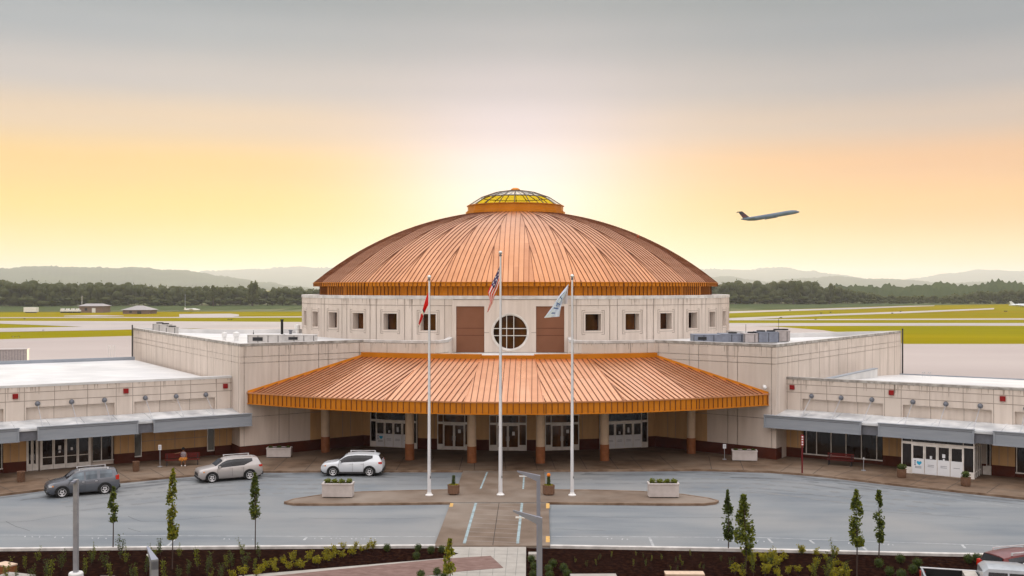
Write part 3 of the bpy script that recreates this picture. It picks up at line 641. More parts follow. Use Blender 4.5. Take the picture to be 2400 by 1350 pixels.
for s, a, b in ((1, E[0], Tt[0]), (-1, E[-1], Tt[-1])):
    hp.tube((a[0]+.0, a[1]+.02, ZV+.05), (b[0], b[1], ZT+.08), .14, .14, 4)
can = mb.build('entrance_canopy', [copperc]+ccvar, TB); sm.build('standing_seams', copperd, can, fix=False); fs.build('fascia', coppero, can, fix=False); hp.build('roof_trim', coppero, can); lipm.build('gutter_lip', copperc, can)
MB().q(*[(*p, 4.56) for p in E], *[(p[0], p[1]+.3, 4.56) for p in reversed(Tt)]).build('soffit', mat('soffit', (.45, .27, .13), .8), can, fix=False)
for x, y in ((-15.4, -32.9), (-7.8, -36.8), (-2.7, -38.1), (2.75, -38.1), (7.9, -36.8), (15.4, -32.9)):
    cO = MB().lathe([(.36, 1.3), (.36, 4.56)], 20).build('column', mat('tan_column', (.56, .43, .31), .7, c2=(.50, .38, .27), ns=2), TB, smooth=True, loc=(x, y, .14)); 
    MB().lathe([(.375, 0), (.375, 1.3), (.36, 1.31)], 20).build('column_base', mat('clay_column', (.27, .10, .038), .6, c2=(.21, .075, .028)), cO, smooth='auto')
# ---- glazed entrances
def entrance(F, u0, u1, zt, leaves, side, kick, parent=TB, film=False, n=.12, transom=2.35, heart=False, paper_at=(), name='entrance_doors', glass=None):
    """white framed storefront: sidelights, door leaves, transom"""
    r = MB(); fw_ = .07
    r.box(u0, u1, -.05, n-.06, .14, zt, 0, F)
    body = r.build(name, glass or dglass, parent)
    f = MB(); pn = MB(); n0, n1 = n-.06, n+.03
    for u in (u0, u1-fw_): f.box(u, u+fw_, n0, n1, .14, zt, 0, F)
    f.box(u0+fw_, u1-fw_, n0, n1+.02, transom, transom+.18, 0, F); f.box(u0+fw_, u1-fw_, n0, n1, zt-.08, zt, 0, F)
    ds, de = u0+side, u1-side
    for u in (ds, de-fw_):
        f.box(u, u+fw_, n0, n1+.01, .14, transom, 0, F); f.box(u, u+.05, n0, n1, transom+.18, zt-.08, 0, F)
    if side > .3:
        for a, b in ((u0+fw_, ds), (de, u1-fw_)): f.box(a, b, n0, n1-.01, .14, .62, 0, F)
    lw = (de-ds-fw_)/leaves
    for k in range(leaves):
        a = ds+fw_*.5+k*lw; b = a+lw; bw = .09
        f.box(a+.01, a+bw, n0, n1+.02, .16, transom, 0, F); f.box(b-bw, b-.01, n0, n1+.02, .16, transom, 0, F)
        f.box(a+bw, b-bw, n0, n1+.02, transom-.1, transom, 0, F); f.box(a+bw, b-bw, n0, n1+.02, .16, .16+kick, 0, F)
        if film: pn.box(a+.03, b-.03, n0, n1+.028, .2, 1.3, 0, F)
        else: f.box(a+bw, b-bw, n0, n1, 1.05, 1.10, 0, F) if leaves > 2 else None
    f.build('door_frame', framem, body)
    if film: pn.build('door_film', paper, body)
    pp = MB()
    for (k, z, w, h) in paper_at: a = ds+fw_*.5+(k+.5)*lw; MB().box(a-w/2, a+w/2, n0, n1+.012, z, z+h, 0, F).build('paper_notice', paper, body)
    if film:      # the printed words on the white film, too small to read
        for k in range(leaves):
            a = ds+fw_*.5+(k+.5)*lw
            if heart and k == 0:
                hm = MB(); hx = a+.08; hz = .98; pts = []
                for j in range(24):
                    tt = 2*pi*j/24; pts.append(F(hx+.0115*16*sin(tt)**3*1.0, n1+.034, hz+.0115*(13*cos(tt)-5*cos(2*tt)-2*cos(3*tt)-cos(4*tt))))
                hm.q(*pts); hm.box(a-.24, a-.19, n1+.028, n1+.034, .80, 1.16, 1, F); hm.box(a-.28, a-.15, n1+.028, n1+.034, 1.12, 1.16, 1, F); hm.box(a-.28, a-.15, n1+.028, n1+.034, .80, .84, 1, F)
                hm.box(a-.22, a+.24, n1+.028, n1+.034, .68, .73, 2, F); hm.box(a-.22, a+.24, n1+.028, n1+.034, .59, .64, 2, F)
                hm.build('door_logo', [mat('sky_blue', (.03, .38, .62), .5), mat('ink_blue', (.08, .12, .25), .5), mat('ink_grey', (.3, .32, .36), .5)], body, fix=False)
            else:
                for z_ in (.80,) if k == 3 else (.86, .75): MB().box(a-.22, a+.22, n1+.028, n1+.034, z_, z_+.04, 0, F).build('film_lettering', mat('ink_grey', (.3, .32, .36), .5), body)
    if pp.f: pp.build('film_lettering', [paper, mat('ink_grey', (.3, .32, .36), .5)], body)
    f2 = MB()
    if leaves == 2:
        for s in (-1, 1): MB().box((ds+de)/2+s*.14-.015, (ds+de)/2+s*.14+.015, n1+.02, n1+.07, .95, 1.35, 0, F).build('door_handle', galv, body)
    return body
def ringF(adeg, r=ring_r-.03): a = radians(adeg); return Fr((r*sin(a), -r*cos(a)), (cos(a), sin(a)), (sin(a), -cos(a)))
entrance(ringF(0), -1.6, 1.6, 3.2, 2, .62, .28, glass=wglass, paper_at=((1, 1.45, .22, .3),))
entrance(ringF(-8.3), -1.5, 1.45, 3.2, 2, .5, .28, glass=wglass, paper_at=((1, 1.6, .22, .3),))
entrance(ringF(8.3), -1.45, 1.5, 3.2, 2, .5, .28, glass=wglass, paper_at=((1, 1.6, .22, .3),))
entrance(ringF(-18.2), -2.3, 2.2, 3.3, 4, .55, .25, film=True, heart=True, paper_at=((1, 1.4, .14, .2), (2, 1.5, .16, .42)))
entrance(ringF(18.2), -2.2, 2.3, 3.3, 4, .55, .25, film=True, paper_at=((1, 1.4, .14, .2), (2, 1.5, .16, .42)))
# ---- wings
def wing(sgn, zr):
    w = (sgn*.835, -.55); nrm = (-sgn*.55, -.835); C0 = CR if sgn > 0 else CL; dd = (sgn*.55, .835)
    F = Fr((C0[0]+dd[0]*2.2, C0[1]+dd[1]*2.2), w, nrm); DP_ = 35 if sgn < 0 else 31.5; U1 = 31
    mb = MB()
    FS = F if sgn < 0 else (lambda u, n, z: F(u, n, z+(1.5*(n+DP_)/(DP_-.6) if z > 3 else 0)))
    mb.box(0, U1, -DP_, -.3, 0, zr, 0, FS, 't'); mb.box(0, U1, -DP_, -.5, zr-.3, zr+.004, 4, FS)
    if sgn < 0: mb.box(0, U1, -DP_-.3, -DP_, 0, zr+.35, 5, F)
    else: mb.box(0, U1, -DP_-.1, -DP_, 0, zr+.12, 5, F)
    mb.box(0, U1, -.6, 0, 4.96, 6.5, 0, F); mb.box(-.02, U1, -.62, .03, 6.5, 6.68, 2 if sgn < 0 else 3, F)
    piers = [(0, 1.4), (7.85, 9.35), (15.75, 17.3), (23.8, 25.3)]
    for a, b in piers: mb.box(a, b, -.3, 0, 0, 4.96, 0, F)
    for z in (6.1, 5.45): mb.box(0, U1, 0, .006, z-.025, z+.025, 1, F)
    for a, b in piers:
        for u in (a+.12, b-.12): mb.box(u-.022, u+.022, 0, .004, 0.9, 6.5, 1, F)
    for k in range(4):
        for u in (3.4, 5.8): mb.box(u+7.95*k-.022, u+7.95*k+.022, 0, .004, 4.96, 6.5, 1, F); mb.box(u+7.95*k-.02, u+7.95*k+.02, -.3, -.294, 3.6, 4.96, 1, F)
    A_ = F(0, 0, 0)[:2]; B_ = F(26, 0, 0)[:2]
    drips(mb, *((A_, B_) if sgn > 0 else (B_, A_)), 6.49, 6, 110 if sgn > 0 else 60, .2, 1.3)
    mb.build('wing_wall', [wallm, jointm, membr, stain, membr, greym, wstain], TB, fix=False)
    bc = MB()
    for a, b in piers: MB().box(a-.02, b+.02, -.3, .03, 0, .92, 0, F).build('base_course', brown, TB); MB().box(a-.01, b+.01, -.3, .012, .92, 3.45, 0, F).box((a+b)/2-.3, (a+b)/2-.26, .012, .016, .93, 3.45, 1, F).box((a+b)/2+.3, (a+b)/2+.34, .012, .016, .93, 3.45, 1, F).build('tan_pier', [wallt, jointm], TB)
    for u in (.55, 8.5, 16.5, 24.4): MB().box(u-.19, u+.19, 0, .12, 5.66, 6.04, 0, F).box(u-.14, u+.14, .12, .15, 5.71, 5.99, 0, F).build('red_alarm_box', redm, TB)
    # grey metal canopy hung from rods
    nF = 2.9; cu = MB(); gp = MB()
    if sgn > 0: edges = [(-.75, F.hit(2018, n=nF)[0]), (F.hit(2058, n=nF)[0], F.hit(2283, n=nF)[0]), (F.hit(2328, n=nF)[0], 25)]
    else: edges = [(-.75, F.hit(360, n=nF)[0]), (F.hit(324, n=nF)[0], F.hit(88, n=nF)[0]), (F.hit(45, n=nF)[0], 25)]
    SL = lambda u, n, z: F(u, n, z+(nF-n)*.115)
    cu.box(-.7, 25, .0, nF-.1, 3.50, 3.66, 1, SL); cu.box(-.7, 25, -.28, .0, 3.85, 4.0, 1, F); cu.box(-.75, -.6, .0, nF-.1, 2.8, 3.72, 0, F)
    for k in range(11): cu.box(-.3+2.43*k, -.2+2.43*k, .02, nF-.12, 3.66, 3.70, 1, SL)
    wc = cu.build('wing_canopy', [greym, wetm], TB)
    for a, b in edges:
        gp.box(a, b, nF-.16, nF, 2.80, 3.74, 0, F); gp.box(a-.03, b+.03, nF-.18, nF+.08, 3.74, 3.80, 0, F); gp.box(a-.03, b+.03, nF, nF+.05, 2.76, 2.84, 0, F)
        for u in (a, b-.12): gp.box(u, u+.12, nF, nF+.05, 2.84, 3.74, 0, F)
        gp.box(a+.12, b-.12, nF, nF+.012, 3.56, 3.60, 1, F)
    for (a, b), (c, d) in zip(edges[:-1], edges[1:]): gp.box(b, c, nF-.42, nF-.26, 2.78, 3.70, 1, F)
    gp.build('canopy_fascia', [greym, greyd], wc)
    for k in range(3):
        for du in (2.16, 4.57, 7.0):
            u = du+7.95*k
            MB().sph(F(u, .1, 5.22), .17, 10, 7).tube(F(u, 0, 5.22), F(u, .1, 5.22), .2, .18, 10).build('rod_anchor', greyd, TB, smooth=True)
            MB().tube(F(u, .1, 5.15), F(u, 2.45, 3.72), .025, .025, 6).sph(F(u, 2.45, 3.73), .08, 6, 4).build('tie_rod', galv, TB)
    return F
WL = wing(-1, 6.0); WR = wing(1, 4.8)
def pxu(F, px, n): return F.hit(px, n=n)[0]
# right wing glazing
def window_row(F, u0, u1, z0, z1, mull, n=-.22):
    p = MB().box(u0, u1, -.29, n, z0, z1, 0, F).build('window', dglass, TB); f = MB()
    for u in mull: f.box(u-.03, u+.03, n, n+.05, z0, z1, 0, F)
    f.box(u0-.04, u1+.04, n, n+.1, z0-.08, z0, 0, F); f.box(u0, u1, n, n+.05, z1-.06, z1, 0, F); f.build('window_frame', framem, p)
window_row(WR, 1.42, 7.83, .5, 3.1, [pxu(WR, p, -.2) for p in (1890, 1914, 1948, 1983, 2019, 2055)])
window_row(WR, 17.3, 23.8, .5, 3.1, [17.4, 18.6, 19.8, 21, 22.2, 23.4])
for q_ in ((1.4, 7.85, -.3, -.2, 0, .42, 0, WR), (9.35, 15.75, -.3, -.2, 0, .9, 0, WR), (17.3, 23.8, -.3, -.2, 0, .42, 0, WR), (1.4, 7.85, -.3, -.24, 0, .9, 0, WL), (17.3, 23.8, -.3, -.24, 0, .9, 0, WL)): MB().box(*q_).build('base_course', brown, TB)
# right projecting vestibule
nv_ = 2.55; va, vb = pxu(WR, 2113, nv_), pxu(WR, 2284, nv_)
FV = Fr(WR(0, nv_, 0)[:2], WR.w[:2], WR.n[:2])
entrance(FV, va, vb, 3.2, 4, .72, .36, film=True, heart=True, n=.0, paper_at=((1, 1.35, .14, .2), (2, 1.5, .2, .26), (2, 1.3, .12, .12)))
vs = MB(); vs.box(vb-.12, vb-.06, -nv_, -.05, .14, 3.2, 0, FV); vs.box(va+.06, va+.12, -nv_, -.05, .14, 3.2, 0, FV); vv = vs.build('vestibule_glass', dglass, TB)
vf = MB()
for k in range(5): vf.box(vb-.14, vb-.02, -.1-k*.6-.04, -.1-k*.6+.04, .14, 3.2, 0, FV); vf.box(va+.02, va+.14, -.1-k*.6-.04, -.1-k*.6+.04, .14, 3.2, 0, FV)
for z in (.5, 2.4): vf.box(vb-.13, vb-.03, -nv_, -.1, z, z+.08, 0, FV); vf.box(va+.03, va+.13, -nv_, -.1, z, z+.08, 0, FV)
vf.build('vestibule_frame', framem, vv)
MB().box(vb+.05, 15.7, -nv_-.2, -nv_-.05, .14, .75, 0, FV).build('white_kick_panel', framem, TB)
window_row(WR, vb+.3, 15.7, .8, 3.1, [vb+.3, 14.6, 15.6])
# left wing: storefront bay and solid tan bay with slot windows
entrance(WL, pxu(WL, 213, 0), pxu(WL, 94, 0), 3.2, 4, .05, .34, n=-.05, transom=2.6, paper_at=((1, 1.5, .15, .2), (2, 1.6, .2, .3), (2, 1.35, .15, .16)))
entrance(WL, pxu(WL, 90, 0), 15.75, 3.2, 2, .05, .5, n=-.05, transom=2.6)
window_row(WL, 9.4, pxu(WL, 218, -.2), .5, 3.1, [9.5, 10.3])
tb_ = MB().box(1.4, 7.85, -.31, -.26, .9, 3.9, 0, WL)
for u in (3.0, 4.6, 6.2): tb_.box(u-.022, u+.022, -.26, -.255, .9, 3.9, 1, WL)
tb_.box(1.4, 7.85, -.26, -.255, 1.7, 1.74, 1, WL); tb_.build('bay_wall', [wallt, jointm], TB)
for (u0, u1) in ((1.45, 1.95), (7.3, 7.8)):
    p = MB().box(u0, u1, -.26, -.2, .6, 3.1, 0, WL).build('window', glassm('pale_window_glass', (.16, .17, .16), (.10, .10, .09)), TB)
    MB().box(u0-.05, u0, -.26, -.12, .6, 3.1, 0, WL).box(u1, u1+.05, -.26, -.12, .6, 3.1, 0, WL).box(u0-.05, u1+.05, -.26, -.1, .52, .6, 0, WL).build('window_frame', framem, p)
window_row(WL, 17.3, 23.8, .5, 3.1, [17.4, 19, 20.6, 22.2])
# white raised curb where the right wing roof meets the hall, downpipes
MB().box(1.8, 2.2, -18.5, -.8, 5.2, 6.28, 0, WR).box(1.76, 2.24, -18.55, -.78, 6.28, 6.36, 1, WR).build('roof_curb', [membr, greym], TB)
def downpipe(p, z0, z1): MB().path([(p[0], p[1], z0), (p[0], p[1], z1)], .08, 7).sph((p[0], p[1], z1), .10, 6, 4).build('downpipe', darkp, TB)
downpipe((FL[0]-.05, FL[1]-.15), 6.0, 9.7); downpipe((FRr[0]+.12, FRr[1]-.1), 4.7, 9.6)
# ================================================================ ROOFTOP PLANT
def hvac(px, py, w, d, h, z, label, rz=0, m=None, fans=2, group='rooftop air conditioning units', zbase=None):
    D = (14-z)*2500/(py-675) if py else 100; p = AT(px, 675, D); r = empty('air_conditioner', (p.x, p.y, z), rz, label, 'air conditioner', group)
    m = m or galv; b = MB().box(-w/2, w/2, -d/2, d/2, .12, h)
    for k in range(int(w/.9)+1): b.box(-w/2+k*.9, -w/2+k*.9+.05, -d/2-.02, -d/2, .14, h, 1)
    b.box(-w/2-.04, w/2+.04, -d/2-.04, d/2+.04, h, h+.06, 0); b.build('cabinet', [m, darkp], r)
    MB().box(-w/2+.1, w/2-.1, -d/2+.1, d/2-.1, 0, .12).build('curb', membr, r)
    for k in range(fans):
        x = -w/2+w*(k+.5)/fans; f = MB().lathe([(.4, h+.06), (.4, h+.18), (.34, h+.18), (.34, h+.08)], 14).build('fan_guard', darkp, r); f.location = (x, 0, 0)
    MB().box(-w*.35, -w*.05, -d/2-.03, -d/2, .3, h*.8).build('louvre', darkp, r) if w > 2.5 else None
    return r
paleu = mat('off_white_unit', (.52, .50, .48), .6, c2=(.45, .43, .41), ns=2)
greyu = mat('grey_unit', (.20, .22, .27), .5, .2); pinku = mat('pale_unit', (.42, .38, .37), .5, .1)
hvac(1655, 803, 2.6, 2.2, .72, 9.0, 'low blue-grey rooftop unit with several narrow doors, nearest the drum', m=greyu, fans=0)
hvac(1717, 803, 2.4, 2.2, .78, 9.0, 'low blue-grey rooftop unit, second from the drum', m=greyu, fans=1)
hvac(1762, 804, 1.7, 2.0, .85, 9.0, 'pinkish grey rooftop unit between the low grey ones and the tall one', m=pinku, fans=1)
hvac(1795, 804, 1.8, 2.2, .98, 9.0, 'tall dark grey rooftop unit in the middle of the right bank', m=greyu)
hvac(1830, 801, 1.2, 2.2, 1.02, 9.0, 'tall pale rooftop unit, farthest right of the right bank', m=pinku)
hvac(375, 779, 1.2, 1.2, .95, 9.0, 'small white rooftop unit, nearest the roof corner pipe', m=paleu, fans=1)
hvac(388, 780, 1.1, 1.1, .9, 9.0, 'small white rooftop unit, middle of the three', m=paleu, fans=1)
hvac(404, 785, 1.0, 1.0, .8, 9.0, 'small white rooftop unit, closest to the blue parapet', m=paleu, fans=1)
hvac(624, 806, 3.0, 1.3, .78, 9.0, 'long low white rooftop unit with a black louvre', m=paleu, fans=0)
hvac(705, 803, 2.8, 1.3, .68, 9.0, 'flat white rooftop duct box beside the drum', m=paleu, fans=0)
for px, py, h, r, lab in ((526, 793, .75, .24, 'round white roof ventilator, nearer the roof corner'), (554, 793, .8, .3, 'round white roof ventilator, wider of the two'), (697, 775, .9, .3, 'pale roof ventilator close against the drum')):
    D = (14-9.0)*2500/(py+6-675); p = AT(px, 675, D); v = MB().lathe([(r*.7, 0), (r*.7, h*.5), (r, h*.55), (r, h), (.01, h+.08)], 12).build('roof_vent', whitem, loc=(p.x, p.y, 9.0), smooth='auto'); tag(v, lab, 'vent')
for px, py, h, r, lab in ((661, 790, 1.7, .13, 'black stovepipe standing on the left hall roof'), (681, 792, .7, .14, 'short grey flue pipe beside the drum')):
    D = 5*2500/(py-675); p = AT(px, 675, D); tag(MB().tube((0, 0, 0), (0, 0, h), r, r, 10).tube((0, 0, h), (0, 0, h+.1), r*1.5, r*1.4, 10).build('flue_pipe', greyd if r > .13 else black, loc=(p.x, p.y, 9)), lab, 'pipe')
for px, py, h, lab in ((1748, 800, 1.6, 'thin whip antenna behind the rooftop units, nearer the drum'), (1825, 790, 1.9, 'thin whip antenna behind the rooftop units, farther from the drum'), (594, 785, .5, 'tiny vent pipe on the left hall roof')):
    D = 5*2500/(py-675); p = AT(px, 675, D); tag(MB().tube((0, 0, 0), (0, 0, h), .03, .02, 5).tube((0, 0, 0), (0, 0, .25), .07, .06, 6).build('antenna', darkp, loc=(p.x, p.y, 9)), lab, 'antenna')
def weather(px, y0, y1, z, lab):
    D = (14-z)*2500/(y0-675); p = AT(px, 675, D); h = (y0-y1)/2500*D; m = MB().tube((0, 0, 0), (0, 0, h), .04, .03, 6).tube((.18, 0, 0), (.18, 0, h*.9), .025, .025, 5)
    m.tube((-.3, 0, h*.7), (.35, 0, h*.7), .025, .025, 5).sph((-.3, 0, h*.7), .09, 6, 4).sph((.1, 0, h), .1, 6, 4); tag(m.build('weather_mast', darkp, loc=(p.x, p.y, z)), lab, 'mast')
weather(2055, 885, 842, 4.8, 'weather sensor mast on the right wing roof against the hall wall')
weather(1917, 884, 857, 4.8, 'small twin pipe mast on the right wing roof near its corner')
for px, lab in ((257, 'white roof ladder hoop on the left wing, left of the pair'), (267, 'white roof ladder hoop on the left wing, right of the pair')):
    p = AT(px, 675, 8*2500/(836-675)-1); h = 1.3; tag(MB().path([(-.12, 0, 0), (-.12, 0, h), (.12, 0, h), (.12, 0, 0)], .03, 6).build('ladder_hoop', whitem, loc=(p.x, p.y, 6.0)), lab, 'ladder rail', 'roof ladder hoops')
for px, lab in ((2165, 'thin pipe hoop on the right wing roof, left of the pair'), (2178, 'thin pipe hoop on the right wing roof, right of the pair')):
    p = AT(px, 675, 9.2*2500/(886-675)); tag(MB().path([(-.12, 0, 0), (-.12, 0, .6), (.12, 0, .6), (.12, 0, 0)], .025, 5).build('ladder_hoop', galv, loc=(p.x, p.y, 4.8)), lab, 'ladder rail', 'roof ladder hoops')
# parked pale jet bridge / shed behind the left wing
p = G(30, 850); r = empty('storage_shed', (p.x-1, p.y+3, -.01), .35, 'pale ribbed metal shed on the apron behind the left wing', 'shed')
m_ = MB().box(-4.5, 2.2, -2, 2, 0, 2.35)
for k in range(14): m_.box(-4.4+k*.5, -4.34+k*.5, -2.03, -2, 0, 2.3, 1)
m_.build('wall', [pinku, greyd], r); MB().prism([(-4.6, -2.1), (2.3, -2.1), (2.3, 2.1), (-4.6, 2.1)], 2.35, 2.45).build('roof', pinku, r)
# security camera and small fittings
p = WR; cp = MB().box(-.1, .1, -.35, 0, -.08, .08).sph((0, -.42, -.1), .16, 8, 6); tag(cp.build('security_camera', whitem, loc=(20.9, -35.55, 6.05)), 'white dome security camera high on the hall wall near its right corner', 'camera')
# ================================================================ FORECOURT
kerb_px = [(-600, 1228), (-200, 1187), (0, 1163), (106, 1150), (277, 1133), (403, 1121), (500, 1113), (612, 1108), (760, 1107), (900, 1107), (1084, 1107), (1275, 1106), (1480, 1105), (1640, 1104), (1800, 1108), (1926, 1118), (2102, 1139), (2278, 1158), (2400, 1171), (2600, 1195), (3000, 1240)]
kl = [G(a, b) for a, b in kerb_px]
far = [(70, -40), (46, -34), (34, -22), (0, -20), (-34, -20), (-48, -34), (-80, -45)]
flat('road', [G(-900, 1300), G(1010, 1284), G(1232, 1284), G(2360, 1307), G(3300, 1330), (75, -30), (-75, -30)], .0, asph)
sw = [(p.x, p.y) for p in kl] + far
sd_ = MB(); sd_.prism(sw, -.02, .14, 0)
tag(sd_.build('sidewalk', conc), kind='structure')
def kerb(name, pts, w=.16, h=.155): return tag(strip(name, pts, w, 0, kerbm, h).build(name, kerbm), kind='structure')
kerb('kerb', [(p.x, p.y) for p in kl[:11]]); kerb('kerb', [(p.x, p.y) for p in kl[11:]])
# sidewalk joint lines (as part of the paving)
jm = MB()
def seg(a, b, z, w=.055):
    a = Vector((a[0], a[1])); b = Vector((b[0], b[1])); d = (b-a).normalized(); n = Vector((-d.y, d.x))*w/2; jm.q((*(a-n), z), (*(b-n), z), (*(b+n), z), (*(a+n), z))
for i in range(len(kl)-1):
    a, b = kl[i], kl[i+1]; d = (b-a); ln = d.length; d = d/ln; n = Vector((-d.y, d.x, 0))
    k = .9
    while k < ln: q = a+d*k; seg(q+n*.12, q+n*(6.5 if abs(q.x) < 20 else 4.2), .1455); k += 2.4
for off in (2.2, 4.4): 
    for i in range(len(kl)-1):
        a, b = kl[i], kl[i+1]; d = (b-a).normalized(); n = Vector((-d.y, d.x, 0)); seg(a+n*off, b+n*off, .146)
tag(jm.build('sidewalk_joints', mat('joint_dark', (.07, .055, .045), .9), fix=False), kind='structure')
# island
isl = [(668, 1181), (690, 1185), (800, 1185), (1056, 1182), (1287, 1182), (1560, 1185), (1650, 1185), (1676, 1182), (1682, 1178), (1660, 1172), (1600, 1163), (1500, 1156), (1400, 1153), (1280, 1152), (1060, 1152), (960, 1154), (850, 1157), (760, 1163), (690, 1174)]
ip = [G(a, b) for a, b in isl]
tag(MB().prism([(p.x, p.y) for p in ip], -.02, .13).build('island', slabm), kind='structure')
kerb('kerb', [(p.x, p.y) for p in ip[:4]], .16, .15); kerb('kerb', [(p.x, p.y) for p in ip[4:14]], .16, .15); kerb('kerb', [(p.x, p.y) for p in ip[14:]]+[(ip[0].x, ip[0].y)], .16, .15)
# raised crossing: near part and far part
c1 = [G(1056, 1183), G(1286, 1183), G(1289, 1284), G(1018, 1284)]; c2 = [G(1085, 1107), G(1275, 1107), G(1280, 1153), G(1070, 1153)]
for c in (c1, c2): tag(MB().prism([(p.x, p.y) for p in c], -.02, .12).build('crossing', slabm), kind='structure')
mk = MB()
def line(a, b, w, z=.1245, mi=0):
    a = G(*a); b = G(*b); d = (b-a).normalized(); n = Vector((-d.y, d.x, 0))*w/2; mk.q((*(a-n)[:2], z), (*(b-n)[:2], z), (*(b+n)[:2], z), (*(a+n)[:2], z), mi=mi)
line((1115.5, 1183), (1088, 1279), .16); line((1223.5, 1183), (1213, 1279), .16); line((1142, 1110), (1126, 1150), .12); line((1229, 1110), (1226, 1150), .12)
line((1059, 1184), (1057, 1192), .22, mi=2); line((1284, 1184), (1284, 1196), .22, mi=2); line((1284, 1262), (1284, 1276), .22, mi=2)
line((1172.5, 1163), (1155, 1283), .045, .125, 3); line((1172.5, 1108), (1172.5, 1150), .045, .125, 3)
for k in range(9): y = 1188+k*10.5; line((1108-(y-1188)*.27, y), (1220, y+5), .05, .124, 4)
line((1060, 1183.2), (1283, 1183.2), .05, .1247, 0)
tag(mk.build('crossing_markings', [bluep, whitel, yellowp, mat('joint_dark', (.07, .055, .045), .9), mat('faded_hatching', (.33, .29, .26), .8)], fix=False), kind='structure')
mk = MB()
for a, b in (((0, 1254), (700, 1257)), ((700, 1257), (1020, 1258)), ((1292, 1257), (1780, 1260)), ((1780, 1260), (2400, 1281)), ((2400, 1281), (2700, 1290))): line(a, b, .09, .004, 1)
for a, b in (((415, 1260), (392, 1280)), ((720, 1258), (712, 1266)), ((1522, 1259), (1532, 1282)), ((1898, 1266), (1908, 1274)), ((2012, 1272), (2036, 1294)), ((2254, 1276), (2262, 1285)), ((1800, 1262), (1810, 1272))): line(a, b, .14, .0045, 1)
for (x0, x1, y0, y1, n) in ((740, 880, 1262, 1263, 13), (1412, 1470, 1262, 1264, 6), (1684, 1790, 1266, 1269, 10), (1992, 2092, 1273, 1277, 10), (60, 250, 1258, 1262, 12), (500, 590, 1263, 1264, 8)):
    rnd_ = random.Random(x0)
    for k in [q for q in range(n) if rnd_.random() < .75]:     # worn stencilled lettering, unreadable from here
        t = k/(n-1); x = x0+(x1-x0)*t; y = y0+(y1-y0)*t; x += rnd_.uniform(-2, 2); line((x, y-1.0), (x+1.4*(1 if k % 2 else -1), y+1.4), rnd_.uniform(.04, .09), .005, 1)
        if k % 2 == 0: line((x-1.5, y-1.4), (x+2, y-1.4), .06, .0055, 1)
for a, b in (((2390, 1190), (2100, 1150)), ((2100, 1150), (1850, 1122))): line(a, b, .05, .004, 1)
tag(mk.build('road_markings', [bluep, whitel], fix=False), kind='structure')
ck = MB()   # cracks and patched seams
rnd = random.Random(5); mk = ck
for (pts) in ([(0, 1224), (60, 1222), (120, 1212), (170, 1206)], [(14, 1222), (40, 1235), (70, 1245)], [(300, 1210), (330, 1222), (390, 1222), (470, 1214), (520, 1210)], [(300, 1238), (330, 1246)], [(600, 1134), (636, 1133)], [(1300, 1240), (1420, 1244)], [(700, 1215), (900, 1216), (1020, 1214)], [(1330, 1210), (1500, 1214), (1700, 1212)], [(2000, 1195), (2120, 1203), (2300, 1215)], [(1750, 1150), (1900, 1160), (2100, 1172)]):
    for a, b in zip(pts[:-1], pts[1:]):
        n = max(2, int(abs(b[0]-a[0])/14)); pr = a
        for k in range(1, n+1):
            q = (a[0]+(b[0]-a[0])*k/n, a[1]+(b[1]-a[1])*k/n+rnd.uniform(-.9, .9)); line(pr, q, .035, .0035+rnd.random()*.0004, 0); pr = q
tag(ck.build('road_cracks', mat('crack', (.07, .075, .08), .8), fix=False), kind='structure')
st_ = MB(); rnd = random.Random(11)
for off, side_ in ((-3.3, 0), (-4.9, 0), (-6.6, 0), (-8.2, 0)):
    for i_ in range(3, len(kl)-4):
        a = kl[i_]; b = kl[i_+1]; d = (b-a).normalized(); n = Vector((-d.y, d.x, 0))
        for k in range(4):
            p0 = a+(b-a)*(k/4)+n*(off+rnd.uniform(-.1, .1)); p1 = a+(b-a)*((k+rnd.uniform(.5, 1.0))/4)+n*(off+rnd.uniform(-.1, .1)); w1 = rnd.uniform(.08, .22)
            if -9 < p0.x < 11 and off < -5: continue
            st_.q(*[tuple(p)[:2]+(.0075+rnd.random()*.0008,) for p in (p0-n*w1, (p0+p1)/2-n*w1*1.4, p1-n*w1*.4, p1+n*w1*.4, (p0+p1)/2+n*w1*1.4, p0+n*w1)], mi=1)
for k in range(120):
    i_ = rnd.randrange(1, len(kl)-3); t_ = rnd.random(); a = kl[i_]; b = kl[i_+1]; c = a+(b-a)*t_; d = (b-a).normalized(); n = Vector((-d.y, d.x, 0)); o_ = -(.35+abs(rnd.gauss(0, 1.0))); c = c+n*o_
    if abs(c.x-1.2) < 5: continue
    L1 = rnd.uniform(.4, 2.2); w1 = rnd.uniform(.05, .28); st_.q(*[tuple((c+d*(L1*cos(q)*rnd.uniform(.7, 1.1))+n*(w1*sin(q)*rnd.uniform(.6, 1.2))))[:2]+(.006+k*.00006,) for q in [2*pi*j/10 for j in range(10)]])
tag(st_.build('road_stains', [mat('oil_stain', (.10, .105, .11), .6, c2=(.15, .158, .165), ns=1.5, nd=8), mat('tyre_wear', (.185, .192, .195), .7, c2=(.165, .172, .178), ns=1.5, nd=8)], fix=False), kind='structure')
